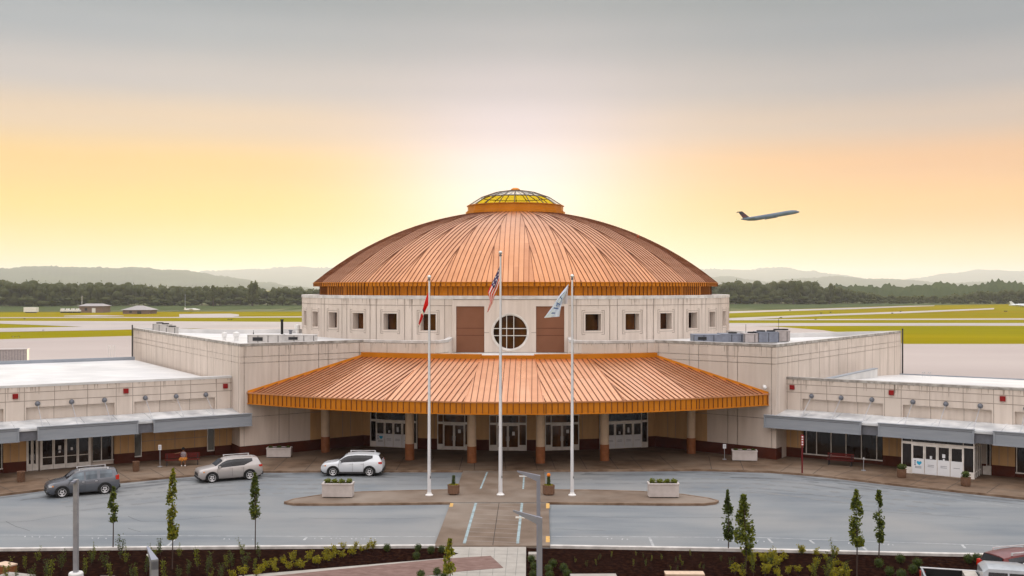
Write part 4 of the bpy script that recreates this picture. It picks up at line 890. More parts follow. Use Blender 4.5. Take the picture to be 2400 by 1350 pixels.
# mulch bed, walkway, parking edge
flat('planting_bed', [G(-700, 1289), G(1075, 1285), G(1075, 1420), G(-700, 1900)], .02, mulch)
flat('planting_bed', [G(1232, 1285), G(2360, 1306), G(2700, 1312), G(2500, 1500), G(1228, 1700)], .02, mulch)
flat('walkway', [G(1020, 1284), G(1233, 1284), G(1228, 1900), G(300, 1900), G(560, 1352), G(1040, 1311), G(1075, 1300)], .06, concl)
flat('brick_path', [G(560, 1358, .06), G(1037, 1310, .06), G(1150, 1303, .06), G(1180, 1331, .06), G(1075, 1340, .06), G(620, 1400, .06)], .07, brickp)
jm = MB()
for px in (1100, 1130, 1160, 1190, 1214): a = G(px, 1286); b = G(px-6, 1352); seg(a, b, .0655, .03)
for y in (1302, 1322, 1345): seg(G(1080, y), G(1230, y), .066, .03)
tag(jm.build('walkway_joints', mat('joint_grey', (.25, .24, .22), .9), fix=False), kind='structure')
flat('parking_lot', [G(2340, 1310), G(3300, 1340), G(3300, 2600), G(1500, 2600), G(2000, 1500)], .03, asph)
tag(strip('kerb', [G(-700, 1296)[:2], G(0, 1291.5)[:2], G(500, 1287)[:2], G(1020, 1284)[:2]], .3, 0, concl, .16).build('kerb', mat('white_kerb', (.58, .56, .53), .7, c2=(.4, .38, .36), ns=2, nd=8)), kind='structure')
tag(strip('kerb', [G(1290, 1284.5)[:2], G(1700, 1291)[:2], G(2100, 1301)[:2], G(2360, 1306)[:2], G(2700, 1314)[:2]], .3, 0, concl, .16).build('kerb', MATS['white_kerb']), kind='structure')
# ================================================================ FLAGPOLES AND FLAGS
def flagpole(px, ytop, ybase, lab, r0=.125):
    p = G(px, ybase, .13); D = (p-CAM).dot(FW); h = 14-(ytop-675)/2500*D-.13; r = empty('flagpole', (p.x, p.y, .13), 0, lab, 'flagpole', 'flagpoles on the island')
    MB().tube((0, 0, 0), (0, 0, h-.35), r0, .055, 12).build('shaft', mat('white_pole', (.70, .71, .73), .35, c2=(.6, .61, .63), ns=.6), r, smooth='auto')
    MB().lathe([(.26, 0), (.26, .05), (.17, .10), (.13, .22)], 14).build('base_collar', whitem, r); MB().sph((0, 0, h-.12), .13, 10, 8).build('finial_ball', mat('silver_ball', (.7, .7, .68), .25, .6), r, smooth=True)
    MB().lathe([(.055, h-.36), (.10, h-.34), (.10, h-.28), (.04, h-.24)], 10).build('pulley_truck', greyd, r)
    MB().tube((.1, -.11, 1.2), (.08, -.07, h-.4), .008, .008, 4).box(.08, .12, -.16, -.11, 1.15, 1.3).build('halyard', darkp, r)
    return p
flagpole(1006, 645, 1161, 'shorter white flagpole flying the red flag'); flagpole(1173, 588, 1160, 'tallest white flagpole flying the striped national flag', .14); flagpole(1341, 643, 1161, 'shorter white flagpole flying the white flag')
def cloth(name, top, bot, D, colf, mats, lab, nu=26, nv=13, amp=.09, seed=1, off=0):
    def interp(c, b):
        x = b*(len(c)-1); i = min(len(c)-2, int(x)); t = x-i; return (c[i][0]+(c[i+1][0]-c[i][0])*t, c[i][1]+(c[i+1][1]-c[i][1])*t)
    mb = MB(); V = []
    for i in range(nu+1):
        b = i/nu; P0, P1 = interp(top, b), interp(bot, b)
        for j in range(nv+1):
            a = j/nv; p = AT(P0[0]+(P1[0]-P0[0])*a, P0[1]+(P1[1]-P0[1])*a, D+off+amp*2.5*sin(a*7+b*3+seed)*min(1, b*3+.1)+amp*sin(b*11+a*4))
            V.append(tuple(p))
    mb.v = V
    for i in range(nu):
        for j in range(nv): mb.f.append((i*(nv+1)+j, (i+1)*(nv+1)+j, (i+1)*(nv+1)+j+1, i*(nv+1)+j+1)); mb.m.append(colf((i+.5)/nu, (j+.5)/nv, i, j))
    o = mb.build(name, mats, fix=False, smooth=True, origin=V[0]); return tag(o, lab, 'flag')
def fabric(n, c, c2=None): return leafm(n, c, c2 or tuple(x*.85 for x in c), .3)
fr_, fw__, fn, fb = fabric('flag_red', (.60, .018, .014)), fabric('flag_white', (.78, .78, .80)), fabric('flag_navy', (.05, .03, .10)), fabric('flag_blue', (.10, .16, .38))
cloth('flag', [(1171, 624), (1157, 655), (1143, 684), (1149, 706), (1142, 731)], [(1169, 666), (1165, 680), (1158, 696), (1154, 712), (1144, 731)], 72.0,
      lambda b, a, i, j: (1 if (i % 3 == 1 and j % 3 == 1 and b < .36 and a < .56) else 2 if (b < .36 and a < .56) else (0 if (j//2) % 2 == 0 else 1)), [fr_, fw__, fn], 'red and white striped flag with dark blue starry corner on the tallest pole')
cloth('flag', [(1004, 682), (996, 705), (989, 731), (983, 750), (979, 768)], [(1004, 714), (1000, 722), (993, 738), (988, 752), (981, 766)], 71.9,
      lambda b, a, i, j: (1 if (.46 < b < .52) or b > .90 and a < .4 else (2 if .42 < b <= .46 or (b > .94) else 0)), [fr_, fw__, fn], 'red flag with a white edged dark blue band hanging limp', seed=3)
def wf(b, a, i, j):
    return 1 if (i in (9, 14, 18) and 2 < j < 10) or (i in (15, 16) and j in (4, 5)) or (i == 22 and 3 < j < 8) else 0
cloth('flag', [(1333, 665), (1313, 690), (1296, 717), (1275, 745)], [(1326, 688), (1319, 702), (1314, 722), (1311, 742)], 71.9, wf, [fabric('flag_pale', (.60, .68, .86)), fb], 'white flag with blue markings spread on the right-hand pole', seed=2, nu=26)
cloth('flag_fold', [(1333, 666), (1331, 680), (1330, 712)], [(1327, 687), (1319, 704), (1313, 714)], 72.05, lambda b, a, i, j: 1 if (i == 8 and 4 < j < 8) else 0, [fabric('flag_shade', (.50, .48, .55)), fb], 'shaded back fold of the white flag', amp=.03)  # shade of the fold put into a greyer cloth colour
ff = bpy.data.objects['flag_fold']; ff.parent = bpy.data.objects['flag.002']; ff.location = ff.location-bpy.data.objects['flag.002'].location
for k in ('category', 'label'): del ff[k]
# ================================================================ PLANTERS
def tuft(mb, c, r, h, n, ls, mi=0, core=True):
    for k in range(n):
        v = Vector((random.gauss(0, 1), random.gauss(0, 1), random.gauss(0, 1))).normalized()*random.uniform(.5, 1.05); mb.leaf((c[0]+v.x*r, c[1]+v.y*r, c[2]+v.z*h), ls*random.uniform(.6, 1.3), mi)
    if core: mb.sph(c, 1, 8, 6, mi, (r*.7, r*.7, h*.7))
def long_planter(px, py, w, d, h, lab, full=True, rz=0, zb=.13):
    p = G(px, py, zb); r = empty('planter_box', (p.x, p.y+d/2, zb), rz, lab, 'planter', 'long white planter boxes')
    b = MB(); b.prism([(-w/2, -d/2), (w/2, -d/2), (w/2, d/2), (-w/2, d/2)], .06, h-.1)
    for a in ((-w/2-.03, w/2+.03, -d/2-.03, -d/2+.09), (-w/2-.03, w/2+.03, d/2-.09, d/2+.03), (-w/2-.03, -w/2+.09, -d/2+.09, d/2-.09), (w/2-.09, w/2+.03, -d/2+.09, d/2-.09)): b.box(*a, h-.1, h)
    b.build('tub', mat('pale_planter', (.50, .46, .44), .7, c2=(.43, .39, .37), ns=2, nd=6), r); MB().box(-w/2+.1, w/2-.1, -d/2+.1, d/2-.1, 0, .07).build('plinth', darkp, r)
    MB().box(-w/2+.09, w/2-.09, -d/2+.09, d/2-.09, h-.12, h-.05).build('soil', mulch, r)
    for k in range(4 if full else 3):
        pl = MB(); tuft(pl, (-w*.36+w*.72*k/(3 if full else 2), random.uniform(-.08, .08), h+(.1 if full else .02)), .23 if full else .18, .17 if full else .1, 110, .06)
        pl.build('plant', leafg if full else leafd, r, fix=False)
    return r
long_planter(790, 1167, 2.0, .8, .95, 'long white planter with green plants on the island near the parked white SUV')
long_planter(1556, 1167, 2.0, .8, .95, 'long white planter with green plants at the tapering island end away from the parked cars')
long_planter(652, 1073, 1.95, .8, .8, 'long white planter of dry dark plants by the hall wall behind the silver SUV', False, .08, .14)
long_planter(1747, 1081, 1.95, .8, .85, 'long white planter of dry dark plants by the hall wall near the white notice post', False, -.1, .14)
def cube_planter(px, py, lab, tall=False):
    p = G(px, py, .13); r = empty('planter_pot', (p.x, p.y+.38, .13), 0, lab, 'planter', 'square brown planters on the island')
    w = .4; MB().lathe([(w*.72, 0), (w, .08), (w, .52), (w*1.03, .55), (w*1.03, .66), (w*.9, .66), (w*.9, .58)], 8).build('pot', terra, r); MB().lathe([(.01, .6), (.36, .6)], 8).build('soil', mulch, r, fix=False)
    g = MB(); 
    for k in range(260): h = random.uniform(0, .62); rr = .12*(1-h*.6); t_ = random.uniform(0, 6.28); g.leaf((rr*cos(t_), rr*sin(t_), .65+h), .05)
    g.tube((0, 0, .6), (0, 0, 1.2), .09, .03, 6); g.build('conifer', leafd, r, fix=False)
    g = MB(); tuft(g, (0, 0, .66), .3, .06, 120, .05, core=False); g.build('ground_cover', leafy, r, fix=False)
    if tall: MB().sph((0, 0, 1.33), .13, 8, 6).build('flare_spot', mat('flare_spot', (.75, .22, .02), .6), r)  # orange ball stands in for a lens flare spot above the conifer
cube_planter(1062, 1161, 'square brown planter with plain dark conifer beside the pole of the red flag'); cube_planter(1286, 1162, 'square brown planter with a conifer topped by an orange lens flare spot', True)
def round_pot(px, py, lab, r_=.33, h=.62, plant=True, zb=.14):
    p = G(px, py, zb); r = empty('round_planter', (p.x, p.y+r_, zb), 0, lab, 'planter')
    MB().lathe([(r_*.8, 0), (r_, .1), (r_, h-.06), (r_*1.05, h-.04), (r_*1.05, h), (r_*.85, h), (r_*.8, h-.1), (.01, h-.1)], 14).build('pot', terra, r, smooth='auto')
    if plant: g = MB(); tuft(g, (0, 0, h+.18), r_*.9, .25, 130, .08); g.build('plant', leafd, r, fix=False)
round_pot(2117, 1121, 'round brown pot with dark plant left of the right wing doors'); round_pot(2268, 1141, 'round brown pot with dark plant at the corner of the right vestibule')
round_pot(45, 1131, 'plain tan round bin by the leftmost brown pier', .27, .75, False); round_pot(316, 1106, 'plain tan round bin by the pier between the left wing bays', .25, .75, False)
# ================================================================ SIGNS, BENCH, SEATED PERSON
def post_sign(px, py, lab, w=.24, h=.4, zt=1.7, m=None, base=True, post=galv):
    p = G(px, py, .14); r = empty('signpost', (p.x, p.y, .14), 0, lab, 'sign'); MB().tube((0, 0, 0), (0, 0, zt-.1), .025, .025, 6).build('post', post, r)
    MB().box(-w/2, w/2, -.04, -.015, zt-h, zt).build('sign_panel', m or paper, r); k = MB()
    for q_ in range(3): k.box(-w*.3, w*.3, -.048, -.04, zt-h*.3-q_*h*.22, zt-h*.2-q_*h*.22)
    k.build('sign_lettering', mat('ink_grey', (.3, .32, .36), .5), r)
    if base: MB().lathe([(.18, 0), (.18, .04), (.03, .08)], 10).build('base', galv, r)
post_sign(375, 1094, 'white notice on a thin post by the bench on the left pavement'); post_sign(1698, 1077, 'white notice on a thin post beside the right wall planter', .25, .35, 1.25); post_sign(2024, 1103, 'bare thin stanchion with small plate near the dark red bench', .1, .12, 1.0)
p = G(1880, 1109, .14); r = empty('bus_stop_sign', (p.x, p.y, .14), 0, 'tall dark red sign post with vertical white lettering at the right kerb', 'sign'); MB().box(-.05, .05, -.05, .05, 0, 2.9).build('post', mat('dark_red_post', (.14, .012, .015), .5), r)
MB().box(-.12, .12, -.07, -.05, 2.05, 2.85).build('sign_panel', redm, r); k = MB()
for q_ in range(4): k.box(-.06, .06, -.08, -.07, 2.68-q_*.19, 2.78-q_*.19)
k.build('sign_lettering', whitem, r)
def bench(px, py, rz, w, lab, m):
    p = G(px, py, .14); r = empty('bench', (p.x, p.y+.35, .14), rz, lab, 'bench', 'dark red pavement benches')
    s_ = MB(); 
    for k in range(4): s_.box(-w/2, w/2, -.22+k*.115, -.13+k*.115, .42, .46)
    s_.build('seat', m, r); b = MB()
    for k in range(3): b.box(-w/2, w/2, .25+k*.02, .28+k*.02, .55+k*.13, .65+k*.13)
    b.build('backrest', m, r)
    for x in (-w/2+.15, w/2-.15): MB().box(x-.03, x+.03, -.2, -.15, 0, .42).box(x-.03, x+.03, .22, .27, 0, .85).box(x-.03, x+.03, -.2, .25, .36, .42).build('leg', darkp, r)
    return r
bred = mat('dark_red_slats', (.12, .015, .012), .5); b1 = bench(424, 1092, .30, 2.6, 'dark red bench with a seated person on the left pavement', bred); bench(1972, 1093, -.45, 2.0, 'empty dark red bench under the right wing windows', bred)
def skin(name, pts, edges, m, parent, root=0, sub=1):
    me = bpy.data.meshes.new(name); me.from_pydata([p[:3] for p in pts], edges, []); o = bpy.data.objects.new(name, me); COL.objects.link(o); o.parent = parent
    mo = o.modifiers.new('skin', 'SKIN'); 
    for i, p in enumerate(pts): me.skin_vertices[0].data[i].radius = (p[3], p[4] if len(p) > 4 else p[3])
    me.skin_vertices[0].data[root].use_root = True; mo.use_smooth_shade = True
    s = o.modifiers.new('sub', 'SUBSURF'); s.levels = sub; s.render_levels = sub; me.materials.append(m); return o
def person_seated(par_loc, rz, lab):
    r = empty('person', par_loc, rz, lab, 'person'); sk = mat('brown_skin', (.20, .09, .05), .6); dk = mat('black_hair', (.01, .008, .008), .7)
    P_ = [(0, .05, .56, .15, .12), (0, .08, .75, .13, .10), (0, .08, .95, .15, .10), (0, .07, 1.06, .06), (0, .05, 1.14, .05), (0, .03, 1.22, .085), (0, .03, 1.31, .08),
          (.18, .08, 1.0, .05), (.26, .1, .80, .042), (.22, -.12, .68, .034), (.18, -.2, .66, .03), (-.18, .08, 1.0, .05), (-.36, .12, .96, .042), (-.58, .14, .92, .034), (-.66, .13, .93, .03),
          (.1, .0, .54, .085), (.13, -.38, .52, .065), (.14, -.40, .12, .04), (.14, -.52, .05, .035), (-.1, .0, .54, .085), (-.13, -.38, .52, .065), (-.12, -.36, .12, .04), (-.12, -.48, .05, .035)]
    E_ = [(0, 1), (1, 2), (2, 3), (3, 4), (4, 5), (5, 6), (2, 7), (7, 8), (8, 9), (9, 10), (2, 11), (11, 12), (12, 13), (13, 14), (0, 15), (15, 16), (16, 17), (17, 18), (0, 19), (19, 20), (20, 21), (21, 22)]
    skin('body', P_, E_, sk, r); MB().sph((0, .05, 1.29), .12, 10, 8, 0, (1, 1, 1.05)).build('hair', dk, r, smooth=True)
    sh = MB().lathe([(.2, .55), (.19, .75), (.2, .98), (.1, 1.06)], 12, (0, .07)); sh.build('shirt', mat('dark_shirt', (.09, .04, .06), .8, c2=(.3, .28, .28), ns=9), r, smooth=True)
    kt = MB().box(-.27, .27, -.46, .12, .46, .63)
    for k in range(40): kt.leaf((random.uniform(-.3, .3), random.uniform(-.5, .1), random.uniform(.42, .68)), .07)
    kt.build('skirt', mat('yellow_print_cloth', (.55, .27, .03), .8, c2=(.40, .10, .04), ns=9), r, fix=False)
    for x in (.14, -.12): MB().sph((x, -.5, .05), .06, 8, 5, 0, (1, 1.8, .8)).build('shoe', whitem, r, smooth=True)
person_seated((b1.location.x+.1, b1.location.y-.08, .14), .30, 'person in yellow-orange clothing seated on the dark red bench')
# ================================================================ VEHICLES
paintv = {'white': mat('white_car_paint', (.62, .65, .68), .28, .1, c2=(.58, .61, .64), ns=.8, coat=.5), 'silver': mat('silver_car_paint', (.42, .395, .38), .3, .35, c2=(.38, .355, .345), ns=.8, coat=.5),
          'grey': mat('grey_car_paint', (.125, .135, .155), .2, .4, c2=(.10, .108, .125), ns=.8, coat=.5), 'red': mat('red_car_paint', (.13, .012, .010), .3, .2, coat=.5), 'slate': mat('slate_car_paint', (.36, .385, .41), .3, .3, coat=.5)}
chrome = mat('alloy', (.66, .66, .67), .35, .25); tailm = mat('tail_lamp_red', (.55, .03, .015), .25); headm = mat('head_lamp_glass', (.65, .66, .66), .15); amber = mat('amber_lamp', (.75, .25, .03), .3)
def loft(mb, st, mi=0):
    """st: list of (x, [(y,z)...]) half sections from sill to roof centre, mirrored"""
    n = len(st[0][1]); base = len(mb.v)
    for x, sec in st: mb.v += [(x, y, z) for y, z in sec] + [(x, -y, z) for y, z in reversed(sec)]
    for i in range(len(st)-1):
        for k in range(2*n): j = (k+1) % (2*n); mb.f.append((base+i*2*n+k, base+i*2*n+j, base+(i+1)*2*n+j, base+(i+1)*2*n+k)); mb.m.append(mi)
    for i in (0, len(st)-1): mb.f.append(tuple(base+i*2*n+k for k in range(2*n))); mb.m.append(mi)
def wheel(parent, x, y, r=.36, m=chrome, wd=.23):
    s = 1 if y > 0 else -1; w = MB(); ys = [y-s*wd, y-s*.03, y, y]; prof_ = [(r*.98, 0), (r, .04), (r, wd-.04), (r*.94, wd), (r*.68, wd), (r*.66, wd-.05), (.02, wd-.06)]
    i = len(w.v); n = 24
    for (rr, d) in prof_:
        for k in range(n): t_ = 2*pi*k/n; w.v.append((rr*cos(t_), s*(d-wd), rr*sin(t_)))
    for j in range(len(prof_)-1):
        for k in range(n): k2 = (k+1) % n; w.f.append((j*n+k, j*n+k2, (j+1)*n+k2, (j+1)*n+k)); w.m.append(0)
    o = w.build('wheel', black, parent, smooth='auto', loc=(x, y, r))
    q = MB()
    for (ra, rb, ya, yb) in ((0, .30, -.012, -.004), (.30, .62, -.004, -.012), (.62, .72, -.012, .006)):
        for k in range(n):
            t0, t1 = 2*pi*k/n, 2*pi*(k+1)/n; q.q((r*ra*cos(t0), s*ya, r*ra*sin(t0)), (r*ra*cos(t1), s*ya, r*ra*sin(t1)), (r*rb*cos(t1), s*yb, r*rb*sin(t1)), (r*rb*cos(t0), s*yb, r*rb*sin(t0)))
    for k in range(5):
        t_ = 2*pi*k/5+.3; c_ = cos(t_); s_ = sin(t_)
        q.q(*[((c_*(r*.44+r*.15*cos(a_))-s_*r*.12*sin(a_)), s*.002, (s_*(r*.44+r*.15*cos(a_))+c_*r*.12*sin(a_))) for a_ in [2*pi*h_/10 for h_ in range(10)]], mi=1)
    q.q(*[(r*.07*cos(2*pi*k/10), s*.0, r*.07*sin(2*pi*k/10)) for k in range(10)], mi=1)
    q.build('rim', [m, black], o, fix=False)
def suv(loc, rz, paint, lab, boxy=0.0, cladding=True, rear_lean=.35):
    """nose towards -x"""
    cg = glassm('sky_reflection_glass', (.035, .055, .075), (.13, .18, .22), 1.2, .05, .8) if boxy > .8 else cglass  # pale blue sky reflection put into the boxy car's glass colour
    r = empty('suv', loc, rz, lab, 'car', 'cars waiting at the kerb'); W_ = .91; L0, L1 = -2.3, 2.3; H = 1.66+.06*boxy
    hood = .98+.07*boxy
    #  x, zbot, zbelt, ztop, wtop(frac)
    K = [(-2.30, .42, .70, .74, .62), (-2.22, .30, .78, .86, .80), (-2.05, .24, .86, .93, .90), (-1.6, .24, .93, hood, .88), (-1.15, .24, .98, hood+.07, .86), (-.55, .24, 1.02, H-.17, .72), (-.25, .24, 1.03, H-.05, .70), (.3, .24, 1.05, H, .70), (1.0, .24, 1.08, H-.01, .70),
         (1.65, .24, 1.11, H-.05, .69), (1.96 if boxy < .5 else 2.06, .26, 1.13, H-.11, .68), (2.17, .28, 1.08, 1.17, .80), (2.25, .34, .93, 1.0, .86), (2.30, .46, .76, .82, .80)]
    if boxy > .5: K[5] = (-.62, .24, 1.02, H-.16, .76); K[11] = (2.19, .28, 1.10, 1.2, .82)
    def sec(k):
        x, zb, zl, zt, wt = k; wf_ = .86 if abs(x) > 2.25 else (.94 if abs(x) > 2.15 else (.98 if abs(x) > 2.0 else 1)); w = W_*wf_
        return [(w*.88, zb), (w*.975, zb+.12), (w, zb+(zl-zb)*.55), (w*.985, zl-.04), (w*.955, zl), ((w*.955+wt*W_)/2+.02, (zl+zt)/2), (wt*W_, zt-.035*(zt-zl > .2)), (wt*W_*.55, zt+.012), (0.0, zt+.02)]
    st = [(k[0], sec(k)) for k in K]; b = MB(); loft(b, st); body = b.build('body', paint, r, smooth='auto')
    def side_pt(x, f):  # point on cabin side between belt (f=0) and roof (f=1)
        for (x0, s0), (x1, s1) in zip(st[:-1], st[1:]):
            if x0 <= x <= x1:
                t_ = (x-x0)/(x1-x0); A = [(s0[i][0]+(s1[i][0]-s0[i][0])*t_, s0[i][1]+(s1[i][1]-s0[i][1])*t_) for i in (4, 5, 6)]
                y, z = (A[0][0]+(A[1][0]-A[0][0])*f*2, A[0][1]+(A[1][1]-A[0][1])*f*2) if f < .5 else (A[1][0]+(A[2][0]-A[1][0])*(f-.5)*2, A[1][1]+(A[2][1]-A[1][1])*(f-.5)*2)
                return y, z
        return 0, 0
    for sg in (-1, 1):
        segs = [(-.92, -.62), (-.62, -.0), (.0, .08), (.08, .75), (.80, 1.15), (1.15, 1.62 if boxy < .5 else 1.85)]
        wn = MB()
        for (xa, xb) in ([(-.95, .04), (.10, .86), (.92, 1.55 if boxy < .5 else 1.86)] if boxy < .8 else [(-.93, .0), (.12, .84), (1.02, 1.82)]):
            n = 6
            for k in range(n):
                a = xa+(xb-xa)*k/n; c = xa+(xb-xa)*(k+1)/n
                for f0, f1 in ((.04, .5), (.5, .86)):
                    g0a, g0c = f0, f0
                    if boxy < .5 and xa > .9: g0a = f0+(k/n)*.42*(1 if f0 < .5 else 0); g0c = f0+((k+1)/n)*.42*(1 if f0 < .5 else 0)
                    pts = [(a, g0a), (c, g0c), (c, f1), (a, f1)]; wn.q(*[(x, sg*(side_pt(x, f)[0]+.008), side_pt(x, f)[1]) for x, f in pts])
        for (xa, xb) in ((.04, .10), (.86, .92)) if boxy < .8 else (): wn.q(*[(x, sg*(side_pt(x, f)[0]+.006), side_pt(x, f)[1]) for x, f in ((xa, .04), (xb, .04), (xb, .5), (xa, .5))], *[]); wn.q(*[(x, sg*(side_pt(x, f)[0]+.006), side_pt(x, f)[1]) for x, f in ((xa, .5), (xb, .5), (xb, .84), (xa, .84))])
        wn.build('side_windows', cg, r, fix=False)
        for wx in (-1.38, 1.32):
            ar = MB(); n = 18; ro, ri = .475, .0
            pts = [(wx+ro*cos(pi*k/n), .33+ro*sin(pi*k/n)) for k in range(n+1)]; ar.q((wx+ro, sg*(W_+.004), .2), *[(x, sg*(W_+.004), z) for x, z in pts], (wx-ro, sg*(W_+.004), .2))
            ar.build('wheel_arch', black, r, fix=False)
        if cladding: MB().box(-1.0, .95, sg*(W_-.03), sg*(W_+.008), .20, .33).build('sill_cladding', darkp, r)
        MB().box(-.92, -.78, min(sg*W_, sg*(W_+.2)), max(sg*W_, sg*(W_+.2)), 1.02, 1.16).build('mirror', paint, r)
        for x in (-.02, .82): MB().box(x-.12, x+.03, min(sg*W_, sg*(W_+.03)), max(sg*W_, sg*(W_+.03)), .93, .96).build('door_handle', chrome if boxy > .5 else paint, r)

        dl = MB()
        for x in (-.98, .06, .88): dl.box(x-.006, x+.006, min(sg*(W_-.01), sg*(W_+.003)), max(sg*(W_-.01), sg*(W_+.003)), .36, .98)
        dl.build('door_gap', darkp, r)
        MB().box(-2.2, -1.92, min(sg*.60, sg*.885), max(sg*.60, sg*.885), .74, .86).build('headlight', headm, r)
        MB().box(-2.0, -1.90, min(sg*.7, sg*.905), max(sg*.7, sg*.905), .76, .84).build('turn_signal', amber, r)
        MB().box(1.86 if boxy < .5 else 2.02, 2.24, min(sg*.58, sg*.895), max(sg*.58, sg*.895), .93, 1.07 if boxy < .5 else 1.22).build('tail_light', tailm, r)
        MB().box(-.3, 1.6, min(sg*.56, sg*.60), max(sg*.56, sg*.60), H+.03, H+.07).box(-.3, -.22, min(sg*.56, sg*.60), max(sg*.56, sg*.60), H-.04, H+.03).box(1.52, 1.6, min(sg*.56, sg*.60), max(sg*.56, sg*.60), H-.06, H+.03).build('roof_rail', chrome, r)
    # windscreen and tailgate glass
    ws = MB(); a, c = K[4], K[5]
    ws.q((-1.08, -.66, a[3]+.05), (-1.08, .66, a[3]+.05), (-.58, .56, K[5][3]+.0), (-.58, -.56, K[5][3]+.0)); ws.v = [(x, y, z+.03) for x, y, z in ws.v]; ws.build('windscreen', cglass, r, fix=False)
    rw_ = MB(); x0 = K[10][0]+.02; rw_.q((x0, -.57, K[10][3]-.03), (x0, .57, K[10][3]-.03), (K[11][0], .68, K[11][3]+.02), (K[11][0], -.68, K[11][3]+.02)); rw_.v = [(x+.02, y, z+.01) for x, y, z in rw_.v]; rw_.build('rear_window', cglass, r, fix=False)
    MB().box(-2.33, -2.2, -.5, .5, .50, .70).box(-2.32, -2.1, -.8, .8, .28, .42).build('grille', darkp, r); MB().box(2.16, 2.33, -.82, .82, .34, .56).build('rear_bumper', darkp, r)
    MB().box(2.29, 2.31, -.2, .2, .72, .84).build('licence_plate', paper, r); MB().box(-2.2, 2.15, -.8, .8, .2, .4).build('underbody', black, r)
    for x in (-1.38, 1.32):
        for y in (W_+.012, -W_-.012): wheel(r, x, y)
    return r
def park(fp, rp):   # near-side wheel contact points -> location, heading
    a = G(*fp); b = G(*rp); d = (b-a).normalized(); mid = (a+b)/2; n = Vector((-d.y, d.x, 0)); c = mid+n*.91; return (c.x-d.x*(-.03), c.y, .004), atan2(d.y, d.x)
l_, h_ = park((780, 1117), (866, 1117)); suv(l_, h_, paintv['white'], 'white SUV waiting at the kerb nearest the copper canopy')
l_, h_ = park((496, 1132), (587, 1124.5)); suv(l_, h_, paintv['silver'], 'silver SUV waiting at the kerb between the white SUV and the dark grey one', .3, False)
l_, h_ = park((146, 1167), (246, 1158)); suv(l_, h_, paintv['grey'], 'boxy dark grey SUV with red tail light at the kerb behind the thin lamp pole', 1.0, False)
def sedan_top(loc, rz, paint, lab, name='parked_car'):
    r = suv(loc, rz, paint, lab, .6, False); r.name = name; r['group'] = 'cars in the near parking lot'; return r
p = G(2440, 1390); sedan_top((p.x, p.y+1.2, .034), radians(200), paintv['red'], 'dark red hatchback parked at the right edge, seen from behind')
p = G(2470, 1425); sedan_top((p.x+.6, p.y+.2, .034), radians(186), paintv['white'], 'white car parked between the pickup and the red hatchback')
def pickup(loc, rz, lab):
    r = empty('pickup_truck', loc, rz, lab, 'truck'); pt = paintv['slate']; W_ = .98       # nose towards +x
    K = [(-.45, .45, 1.12, 1.16, .93), (-.42, .45, 1.12, 1.75, .80), (-.2, .45, 1.12, 1.92, .76), (1.2, .45, 1.12, 1.92, .76), (1.6, .45, 1.12, 1.82, .76), (2.1, .45, 1.12, 1.25, .90), (2.9, .45, 1.05, 1.15, .88), (3.1, .5, .9, 1.0, .8)]
    st = [(x, [(W_*.9, zb), (W_, zb+.15), (W_, zl-.05), (W_*.97, zl), (wt*W_+.01, zt-.05), (wt*W_*.6, zt), (0, zt+.01)]) for x, zb, zl, zt, wt in K]
    b = MB(); loft(b, st); b.build('cab', pt, r, smooth='auto')
    bd = MB(); bd.box(-2.7, -.45, -W_, -W_+.1, .5, 1.32); bd.box(-2.7, -.45, W_-.1, W_, .5, 1.32); bd.box(-2.78, -2.7, -W_, W_, .5, 1.32); bd.box(-2.7, -.45, -W_+.1, W_-.1, .5, .72); bd.build('truck_bed', pt, r)
    MB().box(-2.66, -.49, -W_+.115, W_-.115, .722, .74).box(-2.69, -.47, -W_+.101, -W_+.112, .74, 1.31).box(-2.69, -.47, W_-.112, W_-.101, .74, 1.31).box(-2.695, -2.67, -W_+.12, W_-.12, .74, 1.31).box(-.49, -.455, -W_+.12, W_-.12, .74, 1.31).build('bed_liner', black, r); MB().box(-1.05, -.5, -W_+.1, W_-.1, .95, 1.34).build('tool_box', mat('aluminium_box', (.55, .5, .44), .4, .4), r)
    MB().box(-2.8, -.45, -W_-.01, -W_+.11, 1.32, 1.35).box(-2.8, -.45, W_-.11, W_+.01, 1.32, 1.35).build('bed_rail', chrome, r)
    for s in (-1, 1):
        w = MB(); w.q((-.3, s*(W_*.93), 1.2), (.55, s*(W_*.93), 1.2), (.55, s*(W_*.82), 1.74), (-.2, s*(W_*.82), 1.74)); w.q((.62, s*(W_*.93), 1.2), (1.75, s*(W_*.93), 1.2), (1.4, s*(W_*.82), 1.74), (.62, s*(W_*.82), 1.74)); w.build('side_windows', cglass, r, fix=False)
        MB().box(-2.82, -2.6, min(s*.8, s*1.0), max(s*.8, s*1.0), .85, 1.2).build('tail_light', tailm, r)
        for x in (-1.8, 2.1): wheel(r, x, s*(W_+.01), .4)
    w = MB(); w.q((1.62, -.7, 1.80), (1.62, .7, 1.80), (2.08, .8, 1.28), (2.08, -.8, 1.28)); w.v = [(x+.02, y, z+.02) for x, y, z in w.v]; w.build('windscreen', cglass, r, fix=False)
p = AT(2322, 675, 46.6); pickup((p.x, p.y, .034), radians(-14), 'slate grey pickup truck with open bed parked at the lower right corner')
